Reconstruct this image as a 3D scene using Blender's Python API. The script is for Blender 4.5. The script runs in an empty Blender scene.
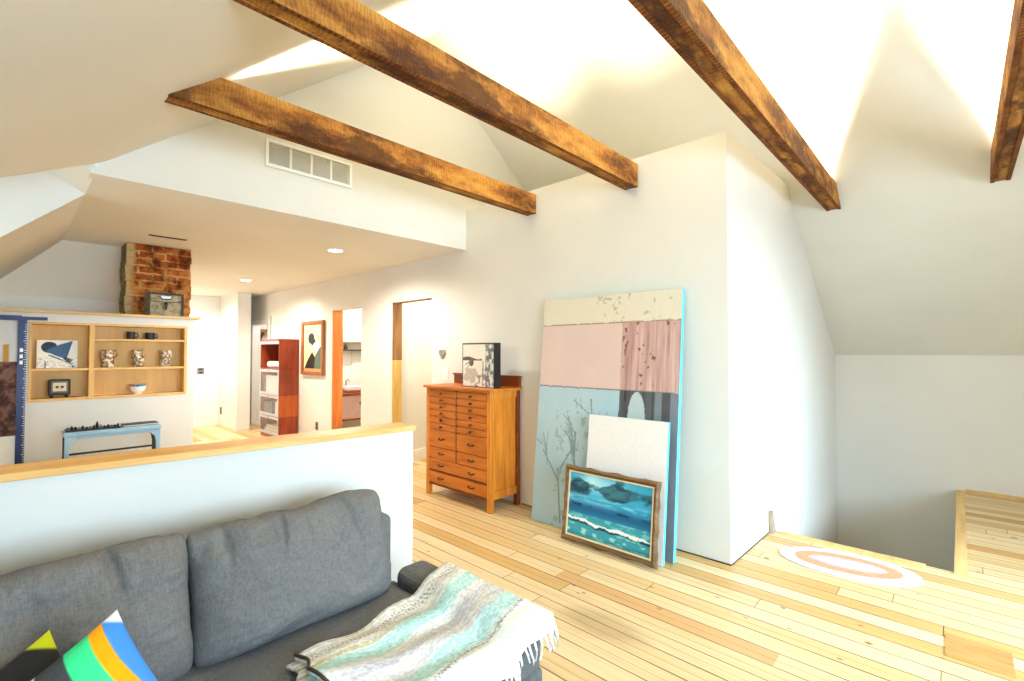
import bpy, bmesh, math, random
import numpy as np
from math import sin, cos, pi, radians
from mathutils import Vector, Matrix
random.seed(7)
SC = bpy.context.scene
COL = SC.collection

# ------------------------------------------------------------------ camera
cam = bpy.data.cameras.new('camera')
cam.sensor_width = 36.0
cam.lens = 475.0 / 1024.0 * 36.0
cam.clip_start = 0.05
cam_o = bpy.data.objects.new('camera', cam)
COL.objects.link(cam_o)
cam_o.location = (0, 0, 1.4)
cam_o.rotation_euler = (radians(90 + 1.4), 0, radians(43.3 - 90))
SC.camera = cam_o

# ------------------------------------------------------------------ light and exposure
SC.view_settings.view_transform = 'Standard'
SC.view_settings.look = 'None'
SC.view_settings.gamma = 1.0
SC.view_settings.use_curve_mapping = False
SC.view_settings.exposure = 0.02
SC.cycles.max_bounces = 10
SC.cycles.diffuse_bounces = 6
SC.cycles.sample_clamp_indirect = 8.0
SC.cycles.caustics_reflective = False
SC.cycles.caustics_refractive = False

world = bpy.data.worlds.new('daylight')
SC.world = world
world.use_nodes = True
world.node_tree.nodes['Background'].inputs[0].default_value = (0.80, 0.90, 1.0, 1)
world.node_tree.nodes['Background'].inputs[1].default_value = 1.0


def area(name, loc, target, size, size_y, power, color, spread=180):
    l = bpy.data.lights.new(name, 'AREA')
    l.shape = 'RECTANGLE'
    l.size = size
    l.size_y = size_y
    l.energy = power
    l.color = color
    l.spread = radians(spread)
    o = bpy.data.objects.new(name, l)
    COL.objects.link(o)
    o.location = loc
    d = Vector(target) - Vector(loc)
    o.rotation_euler = d.to_track_quat('-Z', 'Y').to_euler()
    return o


def point(name, loc, power, color, r=0.06):
    l = bpy.data.lights.new(name, 'POINT')
    l.energy = power
    l.color = color
    l.shadow_soft_size = r
    o = bpy.data.objects.new(name, l)
    COL.objects.link(o)
    o.location = loc
    return o


DAY = (0.60, 0.82, 1.0)
WARM = (1.0, 0.89, 0.62)
# daylight entering by the window of the gable behind the camera and the window on the low side
area('gable_window_daylight', (0.9, -2.6, 1.45), (1.4, 3, 0.8), 2.6, 1.4, 180, DAY, 150)
area('gable_window_daylight', (3.2, -2.6, 1.2), (3.6, 0.6, 0.1), 1.6, 1.1, 66, DAY, 76)
area('side_window_daylight', (-1.0, -0.6, 1.0), (5, 1.2, 1.3), 2.2, 0.7, 9, DAY)
area('dormer_window_daylight', (-1.5, 3.6, 1.9), (2, 4.1, 2.0), 1.0, 0.9, 22, (0.86, 0.96, 0.96))
# light channels lying in the tops of the four beams
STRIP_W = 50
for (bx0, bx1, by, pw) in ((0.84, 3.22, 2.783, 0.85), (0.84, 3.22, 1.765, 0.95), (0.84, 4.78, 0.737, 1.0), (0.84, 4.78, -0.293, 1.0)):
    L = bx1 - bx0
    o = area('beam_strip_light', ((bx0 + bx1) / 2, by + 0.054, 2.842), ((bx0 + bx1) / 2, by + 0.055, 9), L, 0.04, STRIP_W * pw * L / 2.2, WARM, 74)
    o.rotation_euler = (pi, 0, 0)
# recessed downlights in the hall and lamps in the rooms off it
for (lx, ly) in ((2.33, 4.74), (2.40, 7.68), (2.0, 9.6)):
    sp = bpy.data.lights.new('hall_downlight', 'SPOT')
    sp.energy = 230
    sp.color = (1.0, 0.92, 0.80)
    sp.spot_size = radians(165)
    sp.spot_blend = 0.6
    sp.shadow_soft_size = 0.06
    o = bpy.data.objects.new('hall_downlight', sp)
    COL.objects.link(o)
    o.location = (lx, ly, 2.45)
area('hall_side_fill', (-1.2, 4.95, 1.5), (3.2, 5.2, 1.1), 1.0, 1.0, 120, (0.92, 0.96, 1.0))  # added fill from the hall's left to brighten the partition; no window there
area('partition_side_fill', (-1.2, 6.3, 1.1), (1.0, 6.3, 1.9), 0.7, 0.6, 22, (1.0, 0.88, 0.68))  # added warm fill behind the partition, lifting the chimney side and hip
point('bathroom_lamp', (3.95, 6.6, 2.2), 75, (1.0, 0.94, 0.80), 0.12)
point('closet_lamp', (4.1, 4.65, 2.2), 40, (1.0, 0.90, 0.70), 0.12)
point('far_room_lamp', (4.0, 9.6, 2.1), 26, (1.0, 0.93, 0.84), 0.12)


# ------------------------------------------------------------------ helpers
def lin(c):
    return c / 12.92 if c <= 0.04045 else ((c + 0.055) / 1.055) ** 2.4


def rgb(r, g, b):
    return (lin(r / 255), lin(g / 255), lin(b / 255), 1.0)


class NT:
    def __init__(self, name, rough=0.6, spec=0.3):
        self.m = bpy.data.materials.new(name)
        self.m.use_nodes = True
        self.t = self.m.node_tree
        self.b = self.t.nodes['Principled BSDF']
        self.b.inputs['Roughness'].default_value = rough
        self.b.inputs['Specular IOR Level'].default_value = spec

    def n(self, typ, **kw):
        nd = self.t.nodes.new(typ)
        for k, v in kw.items():
            setattr(nd, k, v)
        return nd

    def l(self, a, b):
        self.t.links.new(a, b)

    def setin(self, sock, v):
        if hasattr(v, 'is_output') or hasattr(v, 'links'):
            self.l(v, sock)
        else:
            sock.default_value = v

    def math(self, op, a, b=0.0, c=None):
        nd = self.n('ShaderNodeMath', operation=op)
        self.setin(nd.inputs[0], a)
        self.setin(nd.inputs[1], b)
        if c is not None:
            self.setin(nd.inputs[2], c)
        return nd.outputs[0]

    def coord(self, scale=(1, 1, 1), kind='Object'):
        tc = self.n('ShaderNodeTexCoord')
        mp = self.n('ShaderNodeMapping')
        mp.inputs['Scale'].default_value = scale
        self.l(tc.outputs[kind], mp.inputs['Vector'])
        return mp.outputs[0]

    def noise(self, vec, scale=5.0, detail=3.0, rough=0.55):
        nd = self.n('ShaderNodeTexNoise')
        nd.inputs['Scale'].default_value = scale
        nd.inputs['Detail'].default_value = detail
        nd.inputs['Roughness'].default_value = rough
        self.l(vec, nd.inputs['Vector'])
        return nd.outputs['Fac']

    def ramp(self, fac, stops):
        nd = self.n('ShaderNodeValToRGB')
        e = nd.color_ramp.elements
        while len(e) < len(stops):
            e.new(0.5)
        for i, (p, c) in enumerate(stops):
            e[i].position = p
            e[i].color = c
        self.l(fac, nd.inputs['Fac'])
        return nd.outputs['Color']

    def mix(self, fac, a, b, blend='MIX'):
        nd = self.n('ShaderNodeMix', data_type='RGBA', blend_type=blend)
        self.setin(nd.inputs[0], fac)
        self.setin(nd.inputs[6], a)
        self.setin(nd.inputs[7], b)
        return nd.outputs[2]

    def color(self, c):
        self.setin(self.b.inputs['Base Color'], c)

    def bump(self, h, strength=0.3, dist=0.01):
        nd = self.n('ShaderNodeBump')
        nd.inputs['Strength'].default_value = strength
        nd.inputs['Distance'].default_value = dist
        self.l(h, nd.inputs['Height'])
        self.l(nd.outputs[0], self.b.inputs['Normal'])


def plain(name, c, rough=0.55, spec=0.3, var=0.06, scale=9.0, metal=0.0):
    t = NT(name, rough, spec)
    v = t.coord()
    f = t.noise(v, scale, 3)
    c2 = tuple(max(0, x * (1 - var * 2)) for x in c[:3]) + (1,)
    t.color(t.ramp(f, [(0.3, c2), (0.65, c)]))
    t.b.inputs['Metallic'].default_value = metal
    return t.m


def plaster(name, c):
    t = NT(name, 0.85, 0.15)
    v = t.coord()
    f = t.noise(v, 1.3, 4)
    c2 = tuple(x * 0.95 for x in c[:3]) + (1,)
    t.color(t.ramp(f, [(0.35, c2), (0.65, c)]))
    t.bump(t.noise(v, 14, 4), 0.10, 0.01)
    return t.m


def wood(name, c1, c2, c3, axis='x', scale=3.0, rough=0.5, spec=0.3, bump=0.15):
    t = NT(name, rough, spec)
    s = {'x': (0.12, 1, 1), 'y': (1, 0.12, 1), 'z': (1, 1, 0.12)}[axis]
    v = t.coord(tuple(q * scale * 3 for q in s))
    f = t.noise(v, 2.2, 6, 0.65)
    t.color(t.ramp(f, [(0.28, c1), (0.52, c2), (0.78, c3)]))
    t.bump(f, bump, 0.004)
    return t.m


def attr_mat(name, rough=0.7, spec=0.2, bump=0.0, bscale=60):
    t = NT(name, rough, spec)
    a = t.n('ShaderNodeAttribute')
    a.attribute_name = 'Col'
    v = t.coord()
    g = t.noise(v, 40, 2)
    t.color(t.mix(0.10, a.outputs['Color'], t.ramp(g, [(0.3, (0.5, 0.5, 0.5, 1)), (0.7, (1, 1, 1, 1))]), 'MULTIPLY'))
    if bump:
        t.bump(t.noise(v, bscale, 3), bump, 0.004)
    return t.m


class MB:
    def __init__(self):
        self.b = bmesh.new()

    def box(self, lo, hi):
        x0, y0, z0 = lo
        x1, y1, z1 = hi
        v = [self.b.verts.new(p) for p in ((x0, y0, z0), (x1, y0, z0), (x1, y1, z0), (x0, y1, z0), (x0, y0, z1), (x1, y0, z1), (x1, y1, z1), (x0, y1, z1))]
        for f in ((0, 3, 2, 1), (4, 5, 6, 7), (0, 1, 5, 4), (1, 2, 6, 5), (2, 3, 7, 6), (3, 0, 4, 7)):
            self.b.faces.new([v[i] for i in f])
        return self

    def prism(self, pts, vec):
        vec = Vector(vec)
        a = [self.b.verts.new(p) for p in pts]
        c = [self.b.verts.new(Vector(p) + vec) for p in pts]
        n = len(pts)
        self.b.faces.new(a)
        self.b.faces.new(c[::-1])
        for i in range(n):
            self.b.faces.new((a[i], c[i], c[(i + 1) % n], a[(i + 1) % n]))
        return self

    def poly(self, pts):
        self.b.faces.new([self.b.verts.new(p) for p in pts])
        return self

    def lathe(self, prof, center=(0, 0, 0), seg=20, axis='z', close=True):
        cx, cy, cz = center
        rings = []
        for r, h in prof:
            ring = []
            for k in range(seg):
                a = 2 * pi * k / seg
                p = {'z': (r * cos(a), r * sin(a), h), 'x': (h, r * cos(a), r * sin(a)), 'y': (r * sin(a), h, r * cos(a))}[axis]
                ring.append(self.b.verts.new((cx + p[0], cy + p[1], cz + p[2])))
            rings.append(ring)
        for i in range(len(rings) - 1):
            for k in range(seg):
                self.b.faces.new((rings[i][k], rings[i][(k + 1) % seg], rings[i + 1][(k + 1) % seg], rings[i + 1][k]))
        if close:
            self.b.faces.new(rings[0][::-1])
            self.b.faces.new(rings[-1])
        return self

    def tube(self, pts, r, seg=8, r_end=None):
        pts = [Vector(p) for p in pts]
        rings = []
        n = len(pts)
        up = Vector((0, 0, 1))
        for i, p in enumerate(pts):
            d = (pts[min(i + 1, n - 1)] - pts[max(i - 1, 0)]).normalized()
            s = d.cross(up)
            if s.length < 1e-3:
                s = d.cross(Vector((1, 0, 0)))
            s.normalize()
            u = s.cross(d)
            rr = r if r_end is None else r + (r_end - r) * i / (n - 1)
            rings.append([self.b.verts.new(p + (s * cos(2 * pi * k / seg) + u * sin(2 * pi * k / seg)) * rr) for k in range(seg)])
        for i in range(n - 1):
            for k in range(seg):
                self.b.faces.new((rings[i][k], rings[i][(k + 1) % seg], rings[i + 1][(k + 1) % seg], rings[i + 1][k]))
        self.b.faces.new(rings[0][::-1])
        self.b.faces.new(rings[-1])
        return self

    def build(self, name, mat, parent=None, bevel=0.0, smooth=False, subsurf=0, seg=2):
        me = bpy.data.meshes.new(name)
        bmesh.ops.recalc_face_normals(self.b, faces=self.b.faces)
        self.b.to_mesh(me)
        self.b.free()
        if mat:
            me.materials.append(mat)
        o = bpy.data.objects.new(name, me)
        COL.objects.link(o)
        if parent:
            o.parent = parent
        if smooth:
            for p in me.polygons:
                p.use_smooth = True
        if bevel:
            m = o.modifiers.new('bevel', 'BEVEL')
            m.width = bevel
            m.segments = seg
            m.limit_method = 'ANGLE'
            m.angle_limit = radians(40)
        if subsurf:
            m = o.modifiers.new('subsurf', 'SUBSURF')
            m.levels = subsurf
            m.render_levels = subsurf
        return o


def tag(o, label, cat, group=None):
    o['label'] = label
    o['category'] = cat
    if group:
        o['group'] = group
    return o


def thing(name, label, cat, loc=(0, 0, 0), rot=(0, 0, 0), group=None):
    o = bpy.data.objects.new(name, None)
    o.empty_display_size = 0.1
    COL.objects.link(o)
    o.location = loc
    o.rotation_euler = rot
    return tag(o, label, cat, group)


def struct(o):
    o['kind'] = 'structure'
    return o


def copy_tree(o, parent=None):
    c = o.copy()
    COL.objects.link(c)
    if parent:
        c.parent = parent
    for ch in list(o.children):
        copy_tree(ch, c)
    return c


def vnoise(x, y, s=0):
    x = np.asarray(x, float)
    y = np.asarray(y, float)
    xi = np.floor(x).astype(int)
    yi = np.floor(y).astype(int)
    xf = x - xi
    yf = y - yi

    def h(a, b):
        n = np.sin(a * 127.1 + b * 311.7 + s * 74.7) * 43758.5453
        return n - np.floor(n)
    u = xf * xf * (3 - 2 * xf)
    v = yf * yf * (3 - 2 * yf)
    return (h(xi, yi) * (1 - u) + h(xi + 1, yi) * u) * (1 - v) + (h(xi, yi + 1) * (1 - u) + h(xi + 1, yi + 1) * u) * v


def fbm(x, y, s=0, o=4):
    r = 0
    a = 0.5
    for k in range(o):
        r = r + a * vnoise(np.asarray(x) * 2 ** k, np.asarray(y) * 2 ** k, s + k)
        a *= 0.5
    return r / (1 - 0.5 ** o)


def sheet(name, nu, nv, pos, colfn, mat, parent=None, smooth=True):
    """a grid mesh; pos(u,v)->(x,y,z) arrays, colfn(u,v)->sRGB array (...,3) in 0..255"""
    U, V = np.meshgrid(np.linspace(0, 1, nu), np.linspace(0, 1, nv))
    x, y, z = pos(U, V)
    co = np.stack([x + 0 * U, y + 0 * U, z + 0 * U], -1).reshape(-1, 3)
    idx = np.arange(nu * nv).reshape(nv, nu)
    f = np.stack([idx[:-1, :-1], idx[:-1, 1:], idx[1:, 1:], idx[1:, :-1]], -1).reshape(-1, 4)
    me = bpy.data.meshes.new(name)
    me.from_pydata(co.tolist(), [], f.tolist())
    if colfn:
        c = np.clip(colfn(U, V).reshape(-1, 3) / 255.0, 0, 1)
        c = np.where(c <= 0.04045, c / 12.92, ((c + 0.055) / 1.055) ** 2.4)
        a = me.color_attributes.new('Col', 'FLOAT_COLOR', 'POINT')
        a.data.foreach_set('color', np.concatenate([c, np.ones((len(c), 1))], 1).astype(np.float32).ravel())
    me.materials.append(mat)
    if smooth:
        me.polygons.foreach_set('use_smooth', [True] * len(me.polygons))
    me.update()
    o = bpy.data.objects.new(name, me)
    COL.objects.link(o)
    if parent:
        o.parent = parent
    return o


def blendc(c, mask, col):
    m = np.clip(mask, 0, 1)[..., None]
    return c * (1 - m) + np.array(col, float) * m


# ------------------------------------------------------------------ materials
M = {}
M['wall'] = plaster('white_plaster', rgb(220, 218, 212))
M['ceil'] = plaster('white_ceiling', rgb(220, 217, 208))
M['white'] = plain('white_paint', rgb(235, 235, 232), 0.4, 0.4, 0.02)
M['cap'] = wood('pine_cap', rgb(205, 150, 80), rgb(226, 176, 104), rgb(240, 200, 135), 'x', 2.2, 0.45)
M['trim_wood'] = wood('pale_trim', rgb(196, 156, 96), rgb(214, 178, 116), rgb(228, 196, 140), 'x', 2.5, 0.5)
M['ply'] = wood('shelf_ply', rgb(206, 156, 84), rgb(222, 176, 104), rgb(234, 194, 126), 'z', 1.2, 0.5)
M['dress'] = wood('honey_oak', rgb(160, 88, 22), rgb(204, 124, 36), rgb(222, 148, 56), 'z', 2.4, 0.38, 0.4)
M['dress_y'] = wood('honey_oak_drawer', rgb(150, 78, 20), rgb(190, 106, 34), rgb(212, 132, 52), 'y', 2.4, 0.38, 0.4)
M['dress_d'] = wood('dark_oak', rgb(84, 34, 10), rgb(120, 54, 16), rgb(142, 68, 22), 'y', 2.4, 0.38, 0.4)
M['mahog'] = wood('red_mahogany', rgb(96, 34, 12), rgb(138, 52, 18), rgb(164, 70, 26), 'z', 2.0, 0.35, 0.4)
M['mahog_o'] = wood('orange_mahogany', rgb(140, 58, 14), rgb(172, 80, 22), rgb(190, 96, 34), 'z', 2.0, 0.35, 0.4)
M['stud'] = wood('orange_stud', rgb(176, 92, 34), rgb(206, 118, 50), rgb(222, 142, 72), 'z', 2.0, 0.6)
M['stud_d'] = wood('dark_stud', rgb(92, 58, 30), rgb(134, 92, 52), rgb(164, 122, 76), 'z', 2.0, 0.7)
M['stud_y'] = wood('yellow_stud', rgb(176, 138, 70), rgb(204, 166, 92), rgb(220, 186, 116), 'z', 2.0, 0.7)
M['black'] = plain('black_paint', rgb(26, 25, 27), 0.45, 0.4, 0.1)
M['dark'] = plain('dark_brown', rgb(58, 44, 34), 0.5, 0.3, 0.12)
M['metal'] = plain('steel', rgb(180, 182, 184), 0.3, 0.5, 0.05, 20, 0.9)
M['brass'] = plain('dark_bronze', rgb(92, 58, 30), 0.35, 0.5, 0.1, 20, 0.7)
M['ltblue'] = plain('pale_blue_paint', rgb(150, 192, 222), 0.45, 0.4, 0.05)
M['cyan'] = plain('turquoise_paint', rgb(96, 190, 208), 0.5, 0.3, 0.08)
M['blue'] = plain('blue_enamel', rgb(14, 30, 88), 0.4, 0.4, 0.08)
M['cream'] = plain('cream_card', rgb(226, 208, 168), 0.6, 0.2, 0.05)
M['paper'] = plain('white_paper', rgb(238, 238, 236), 0.6, 0.2, 0.03)
M['grey'] = plain('grey_card', rgb(120, 122, 126), 0.6, 0.2, 0.1)
M['doorframe'] = plain('pale_grey_frame', rgb(176, 178, 188), 0.35, 0.5, 0.05)
M['pinkgrey'] = plain('dusty_pink_paint', rgb(178, 148, 138), 0.5, 0.3, 0.05)
M['ceramic'] = plain('white_ceramic', rgb(240, 240, 238), 0.2, 0.5, 0.02)
M['gauze'] = plain('grey_louvre', rgb(190, 190, 184), 0.6, 0.2, 0.04)
M['art'] = attr_mat('oil_paint', 0.65, 0.25, 0.25, 45)
M['gloss_art'] = attr_mat('varnished_paint', 0.4, 0.3, 0.15, 60)
M['cloth_art'] = attr_mat('printed_cotton', 0.9, 0.1, 0.25, 220)
M['frame_old'] = wood('gilded_old_frame', rgb(66, 46, 22), rgb(104, 76, 42), rgb(146, 116, 72), 'y', 3.0, 0.5, 0.4)
M['frame_walnut'] = wood('walnut_frame', rgb(116, 66, 28), rgb(150, 90, 42), rgb(178, 114, 62), 'z', 3.0, 0.4, 0.4)

# glass
t = NT('pane_glass', 0.05, 0.5)
t.b.inputs['Transmission Weight'].default_value = 0.85
t.color(rgb(225, 232, 236))
t.b.inputs['Alpha'].default_value = 0.22
M['glass'] = t.m
# lamp lens
t = NT('lamp_lens', 0.4)
t.color((1, 1, 1, 1))
t.b.inputs['Emission Color'].default_value = (1.0, 0.93, 0.8, 1)
t.b.inputs['Emission Strength'].default_value = 20.0
M['lens'] = t.m
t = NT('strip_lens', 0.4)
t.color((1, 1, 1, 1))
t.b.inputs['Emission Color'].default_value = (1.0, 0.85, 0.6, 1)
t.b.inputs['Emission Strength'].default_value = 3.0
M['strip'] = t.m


def fabric(name, c1, c2, weave=260.0, bump=0.3):
    t = NT(name, 0.95, 0.1)
    v = t.coord()
    w1 = t.noise(t.coord((1, 0.18, 0.18)), weave, 2)
    w2 = t.noise(t.coord((0.18, 1, 1)), weave, 2)
    big = t.noise(v, 3.0, 3)
    f = t.math('ADD', t.math('MULTIPLY', t.math('ADD', w1, w2), 0.42), t.math('MULTIPLY', big, 0.16))
    t.color(t.ramp(f, [(0.36, c1), (0.64, c2)]))
    t.bump(f, bump, 0.004)
    return t.m


M['sofa'] = fabric('grey_linen_weave', rgb(92, 91, 91), rgb(116, 115, 115))
M['sofa_dark'] = fabric('grey_linen_weave_seat', rgb(82, 83, 86), rgb(108, 109, 112))

# rough sawn beam timber
t = NT('rough_sawn_timber', 0.75, 0.2)
v = t.coord((0.35, 1, 1))
f = t.noise(v, 5.0, 6, 0.7)
base = t.ramp(f, [(0.35, rgb(62, 30, 12)), (0.45, rgb(130, 80, 32)), (0.58, rgb(182, 128, 56)), (0.8, rgb(216, 172, 98))])
saw = t.n('ShaderNodeTexWave', wave_type='BANDS', bands_direction='X')
saw.inputs['Scale'].default_value = 16.0
saw.inputs['Distortion'].default_value = 14.0
saw.inputs['Detail'].default_value = 3.0
t.l(t.coord((1, 1, 0.5)), saw.inputs['Vector'])
c = t.mix(0.34, base, t.ramp(saw.outputs['Fac'], [(0.2, (0.45, 0.36, 0.28, 1)), (0.7, (1, 1, 1, 1))]), 'MULTIPLY')
stain = t.noise(t.coord((0.5, 1, 1)), 3.2, 5, 0.7)
c = t.mix(t.ramp(stain, [(0.51, (0, 0, 0, 1)), (0.60, (0.85, 0.85, 0.85, 1))]), c, rgb(58, 28, 12))
t.color(c)
t.bump(t.math('ADD', f, t.math('MULTIPLY', saw.outputs['Fac'], 0.5)), 0.5, 0.006)
M['beam'] = t.m
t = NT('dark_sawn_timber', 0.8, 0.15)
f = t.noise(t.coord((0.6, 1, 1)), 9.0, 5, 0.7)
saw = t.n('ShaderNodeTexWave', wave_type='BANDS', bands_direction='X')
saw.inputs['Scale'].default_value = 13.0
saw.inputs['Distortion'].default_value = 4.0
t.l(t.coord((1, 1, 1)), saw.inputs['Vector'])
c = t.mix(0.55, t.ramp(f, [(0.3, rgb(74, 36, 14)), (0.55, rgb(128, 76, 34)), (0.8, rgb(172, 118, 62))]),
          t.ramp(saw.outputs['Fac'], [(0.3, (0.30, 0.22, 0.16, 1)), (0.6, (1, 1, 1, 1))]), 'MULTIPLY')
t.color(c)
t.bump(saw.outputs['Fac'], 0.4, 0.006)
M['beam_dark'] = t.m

# plank floor: boards run along Y
t = NT('pine_floor_planks', 0.42, 0.35)
tc = t.n('ShaderNodeTexCoord')
sp = t.n('ShaderNodeSeparateXYZ')
t.l(tc.outputs['Object'], sp.inputs[0])
X, Y = sp.outputs[0], sp.outputs[1]
PW = 0.118
xs = t.math('DIVIDE', X, PW)
ix = t.math('FLOOR', xs)
fx = t.math('FRACT', xs)
wn = t.n('ShaderNodeTexWhiteNoise', noise_dimensions='1D')
t.l(ix, wn.inputs['W'])
ys = t.math('DIVIDE', t.math('ADD', Y, t.math('MULTIPLY', wn.outputs['Value'], 9.0)), 2.3)
iy = t.math('FLOOR', ys)
fy = t.math('FRACT', ys)
wn2 = t.n('ShaderNodeTexWhiteNoise', noise_dimensions='2D')
cb = t.n('ShaderNodeCombineXYZ')
t.l(ix, cb.inputs[0])
t.l(iy, cb.inputs[1])
t.l(cb.outputs[0], wn2.inputs['Vector'])
rnd = wn2.outputs['Value']
gv = t.n('ShaderNodeCombineXYZ')
t.l(t.math('ADD', t.math('MULTIPLY', X, 26.0), t.math('MULTIPLY', rnd, 50.0)), gv.inputs[0])
t.l(t.math('MULTIPLY', Y, 1.6), gv.inputs[1])
grain = t.noise(gv.outputs[0], 1.0, 5, 0.6)
col = t.ramp(rnd, [(0.0, rgb(222, 200, 158)), (0.5, rgb(214, 188, 142)), (0.84, rgb(206, 172, 116)), (0.95, rgb(194, 152, 90)), (1.0, rgb(186, 138, 74))])
col = t.mix(0.40, col, t.ramp(grain, [(0.25, (0.62, 0.50, 0.34, 1)), (0.6, (1, 1, 1, 1))]), 'MULTIPLY')
# grey worn patch and knots
worn = t.noise(t.coord((1.5, 0.35, 1)), 1.1, 5, 0.65)
col = t.mix(t.ramp(worn, [(0.60, (0, 0, 0, 1)), (0.74, (0.5, 0.5, 0.5, 1))]), col, rgb(176, 150, 106))
vor = t.n('ShaderNodeTexVoronoi')
vor.inputs['Scale'].default_value = 4.0
t.l(t.coord((1, 0.7, 1)), vor.inputs['Vector'])
col = t.mix(t.ramp(vor.outputs['Distance'], [(0.035, (0.85, 0.85, 0.85, 1)), (0.075, (0, 0, 0, 1))]), col, rgb(84, 52, 24))
vor2 = t.n('ShaderNodeTexVoronoi')
vor2.inputs['Scale'].default_value = 9.0
t.l(t.coord((1, 0.5, 1)), vor2.inputs['Vector'])
col = t.mix(t.ramp(vor2.outputs['Distance'], [(0.045, (0.8, 0.8, 0.8, 1)), (0.08, (0, 0, 0, 1))]), col, rgb(110, 76, 38))
dark_plank = t.math('MULTIPLY', t.math('COMPARE', ix, 20.0, 0.3), t.math('LESS_THAN', t.math('ABSOLUTE', t.math('SUBTRACT', Y, 1.25)), 0.62))
col = t.mix(t.math('MULTIPLY', dark_plank, 0.6), col, rgb(186, 128, 58))
sx_ = t.math('SUBTRACT', X, 2.12)
sy_ = t.math('MULTIPLY', t.math('SUBTRACT', Y, 1.36), 0.5)
dd_ = t.math('SQRT', t.math('ADD', t.math('MULTIPLY', sx_, sx_), t.math('MULTIPLY', sy_, sy_)))
dd_ = t.math('ADD', dd_, t.math('MULTIPLY', t.noise(t.coord((1, .3, 1)), 9, 4), 0.12))
col = t.mix(t.ramp(dd_, [(0.13, (0.55, 0.55, 0.55, 1)), (0.21, (0, 0, 0, 1))]), col, rgb(150, 126, 88))
gapn = t.noise(t.coord((1, 1, 1)), 2.0, 3)
gw = t.math('MULTIPLY_ADD', gapn, 0.10, 0.004)
gap = t.math('MAXIMUM', t.math('LESS_THAN', fx, gw), t.math('LESS_THAN', fy, 0.0016))
half = t.math('LESS_THAN', t.math('ABSOLUTE', t.math('SUBTRACT', fx, 0.5)), 0.012)
col = t.mix(t.math('MULTIPLY', half, t.math('GREATER_THAN', rnd, 0.15)), col, t.mix(0.75, col, rgb(104, 72, 36)))
col = t.mix(t.math('MULTIPLY', gap, 0.9), col, rgb(58, 38, 18))
t.color(col)
t.bump(t.math('SUBTRACT', grain, t.math('MULTIPLY', gap, 2.0)), 0.12, 0.004)
M['floor'] = t.m

# old brick
t = NT('old_brick', 0.9, 0.1)
tc = t.n('ShaderNodeTexCoord')
sp = t.n('ShaderNodeSeparateXYZ')
t.l(tc.outputs['Object'], sp.inputs[0])
cb = t.n('ShaderNodeCombineXYZ')
t.l(t.math('ADD', sp.outputs[0], sp.outputs[1]), cb.inputs[0])
t.l(sp.outputs[2], cb.inputs[1])
wob = t.n('ShaderNodeMix', data_type='RGBA', blend_type='LINEAR_LIGHT')
wob.inputs[0].default_value = 0.03
t.l(cb.outputs[0], wob.inputs[6])
nn = t.n('ShaderNodeTexNoise')
nn.inputs['Scale'].default_value = 7.0
t.l(cb.outputs[0], nn.inputs['Vector'])
t.l(nn.outputs['Color'], wob.inputs[7])
br = t.n('ShaderNodeTexBrick')
br.inputs['Scale'].default_value = 1.0
br.inputs['Brick Width'].default_value = 0.21
br.inputs['Row Height'].default_value = 0.075
br.inputs['Mortar Size'].default_value = 0.010
br.inputs['Mortar Smooth'].default_value = 0.3
br.inputs['Color1'].default_value = rgb(146, 64, 26)
br.inputs['Color2'].default_value = rgb(184, 96, 44)
br.inputs['Mortar'].default_value = rgb(206, 164, 104)
t.l(wob.outputs[2], br.inputs['Vector'])
f = t.noise(t.coord(), 9.0, 5, 0.7)
c = t.mix(t.ramp(f, [(0.42, (0.9, 0.9, 0.9, 1)), (0.56, (0, 0, 0, 1))]), br.outputs['Color'], rgb(84, 34, 16))
f2 = t.noise(t.coord((1, 1, 0.6)), 4.0, 5, 0.7)
c = t.mix(t.ramp(f2, [(0.50, (0, 0, 0, 1)), (0.60, (0.85, 0.85, 0.85, 1))]), c, rgb(200, 138, 72))
lft = t.math('ADD', sp.outputs[0], t.math('MULTIPLY', f2, 0.14))
c = t.mix(t.ramp(lft, [(0.870, (0.9, 0.9, 0.9, 1)), (0.91, (0, 0, 0, 1))]), c, rgb(190, 164, 116))
geo = t.n('ShaderNodeNewGeometry')
gx = t.n('ShaderNodeSeparateXYZ')
t.l(geo.outputs['Normal'], gx.inputs[0])
c = t.mix(t.math('LESS_THAN', gx.outputs[0], -0.6), c, t.mix(t.ramp(f, [(0.4, (0, 0, 0, 1)), (0.6, (1, 1, 1, 1))]), rgb(92, 78, 58), rgb(142, 126, 98)))
t.color(c)
t.bump(t.math('SUBTRACT', f, br.outputs['Fac']), 0.8, 0.02)
M['brick'] = t.m

# weathered trunk surface
t = NT('weathered_canvas', 0.8, 0.2)
f = t.noise(t.coord(), 26.0, 5, 0.7)
t.color(t.ramp(f, [(0.3, rgb(78, 70, 50)), (0.5, rgb(150, 138, 108)), (0.75, rgb(186, 174, 144))]))
M['trunk'] = t.m
t = NT('marbled_glaze', 0.35, 0.4)
f = t.noise(t.coord(), 30.0, 4, 0.7)
t.color(t.ramp(f, [(0.36, rgb(50, 32, 22)), (0.44, rgb(112, 82, 56)), (0.52, rgb(168, 140, 104)), (0.58, rgb(226, 214, 190))]))
M['marble'] = t.m

# ------------------------------------------------------------------ the room shell
XA = 3.275
SL = 0.80


def zR(x):
    return 2.660 - 0.832 * (x - 5.05)


def zL(x):
    return 2.641 + 0.79 * (x - 0.494)


RX = 2.78
RZ = min(zR(RX), zL(RX))

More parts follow.
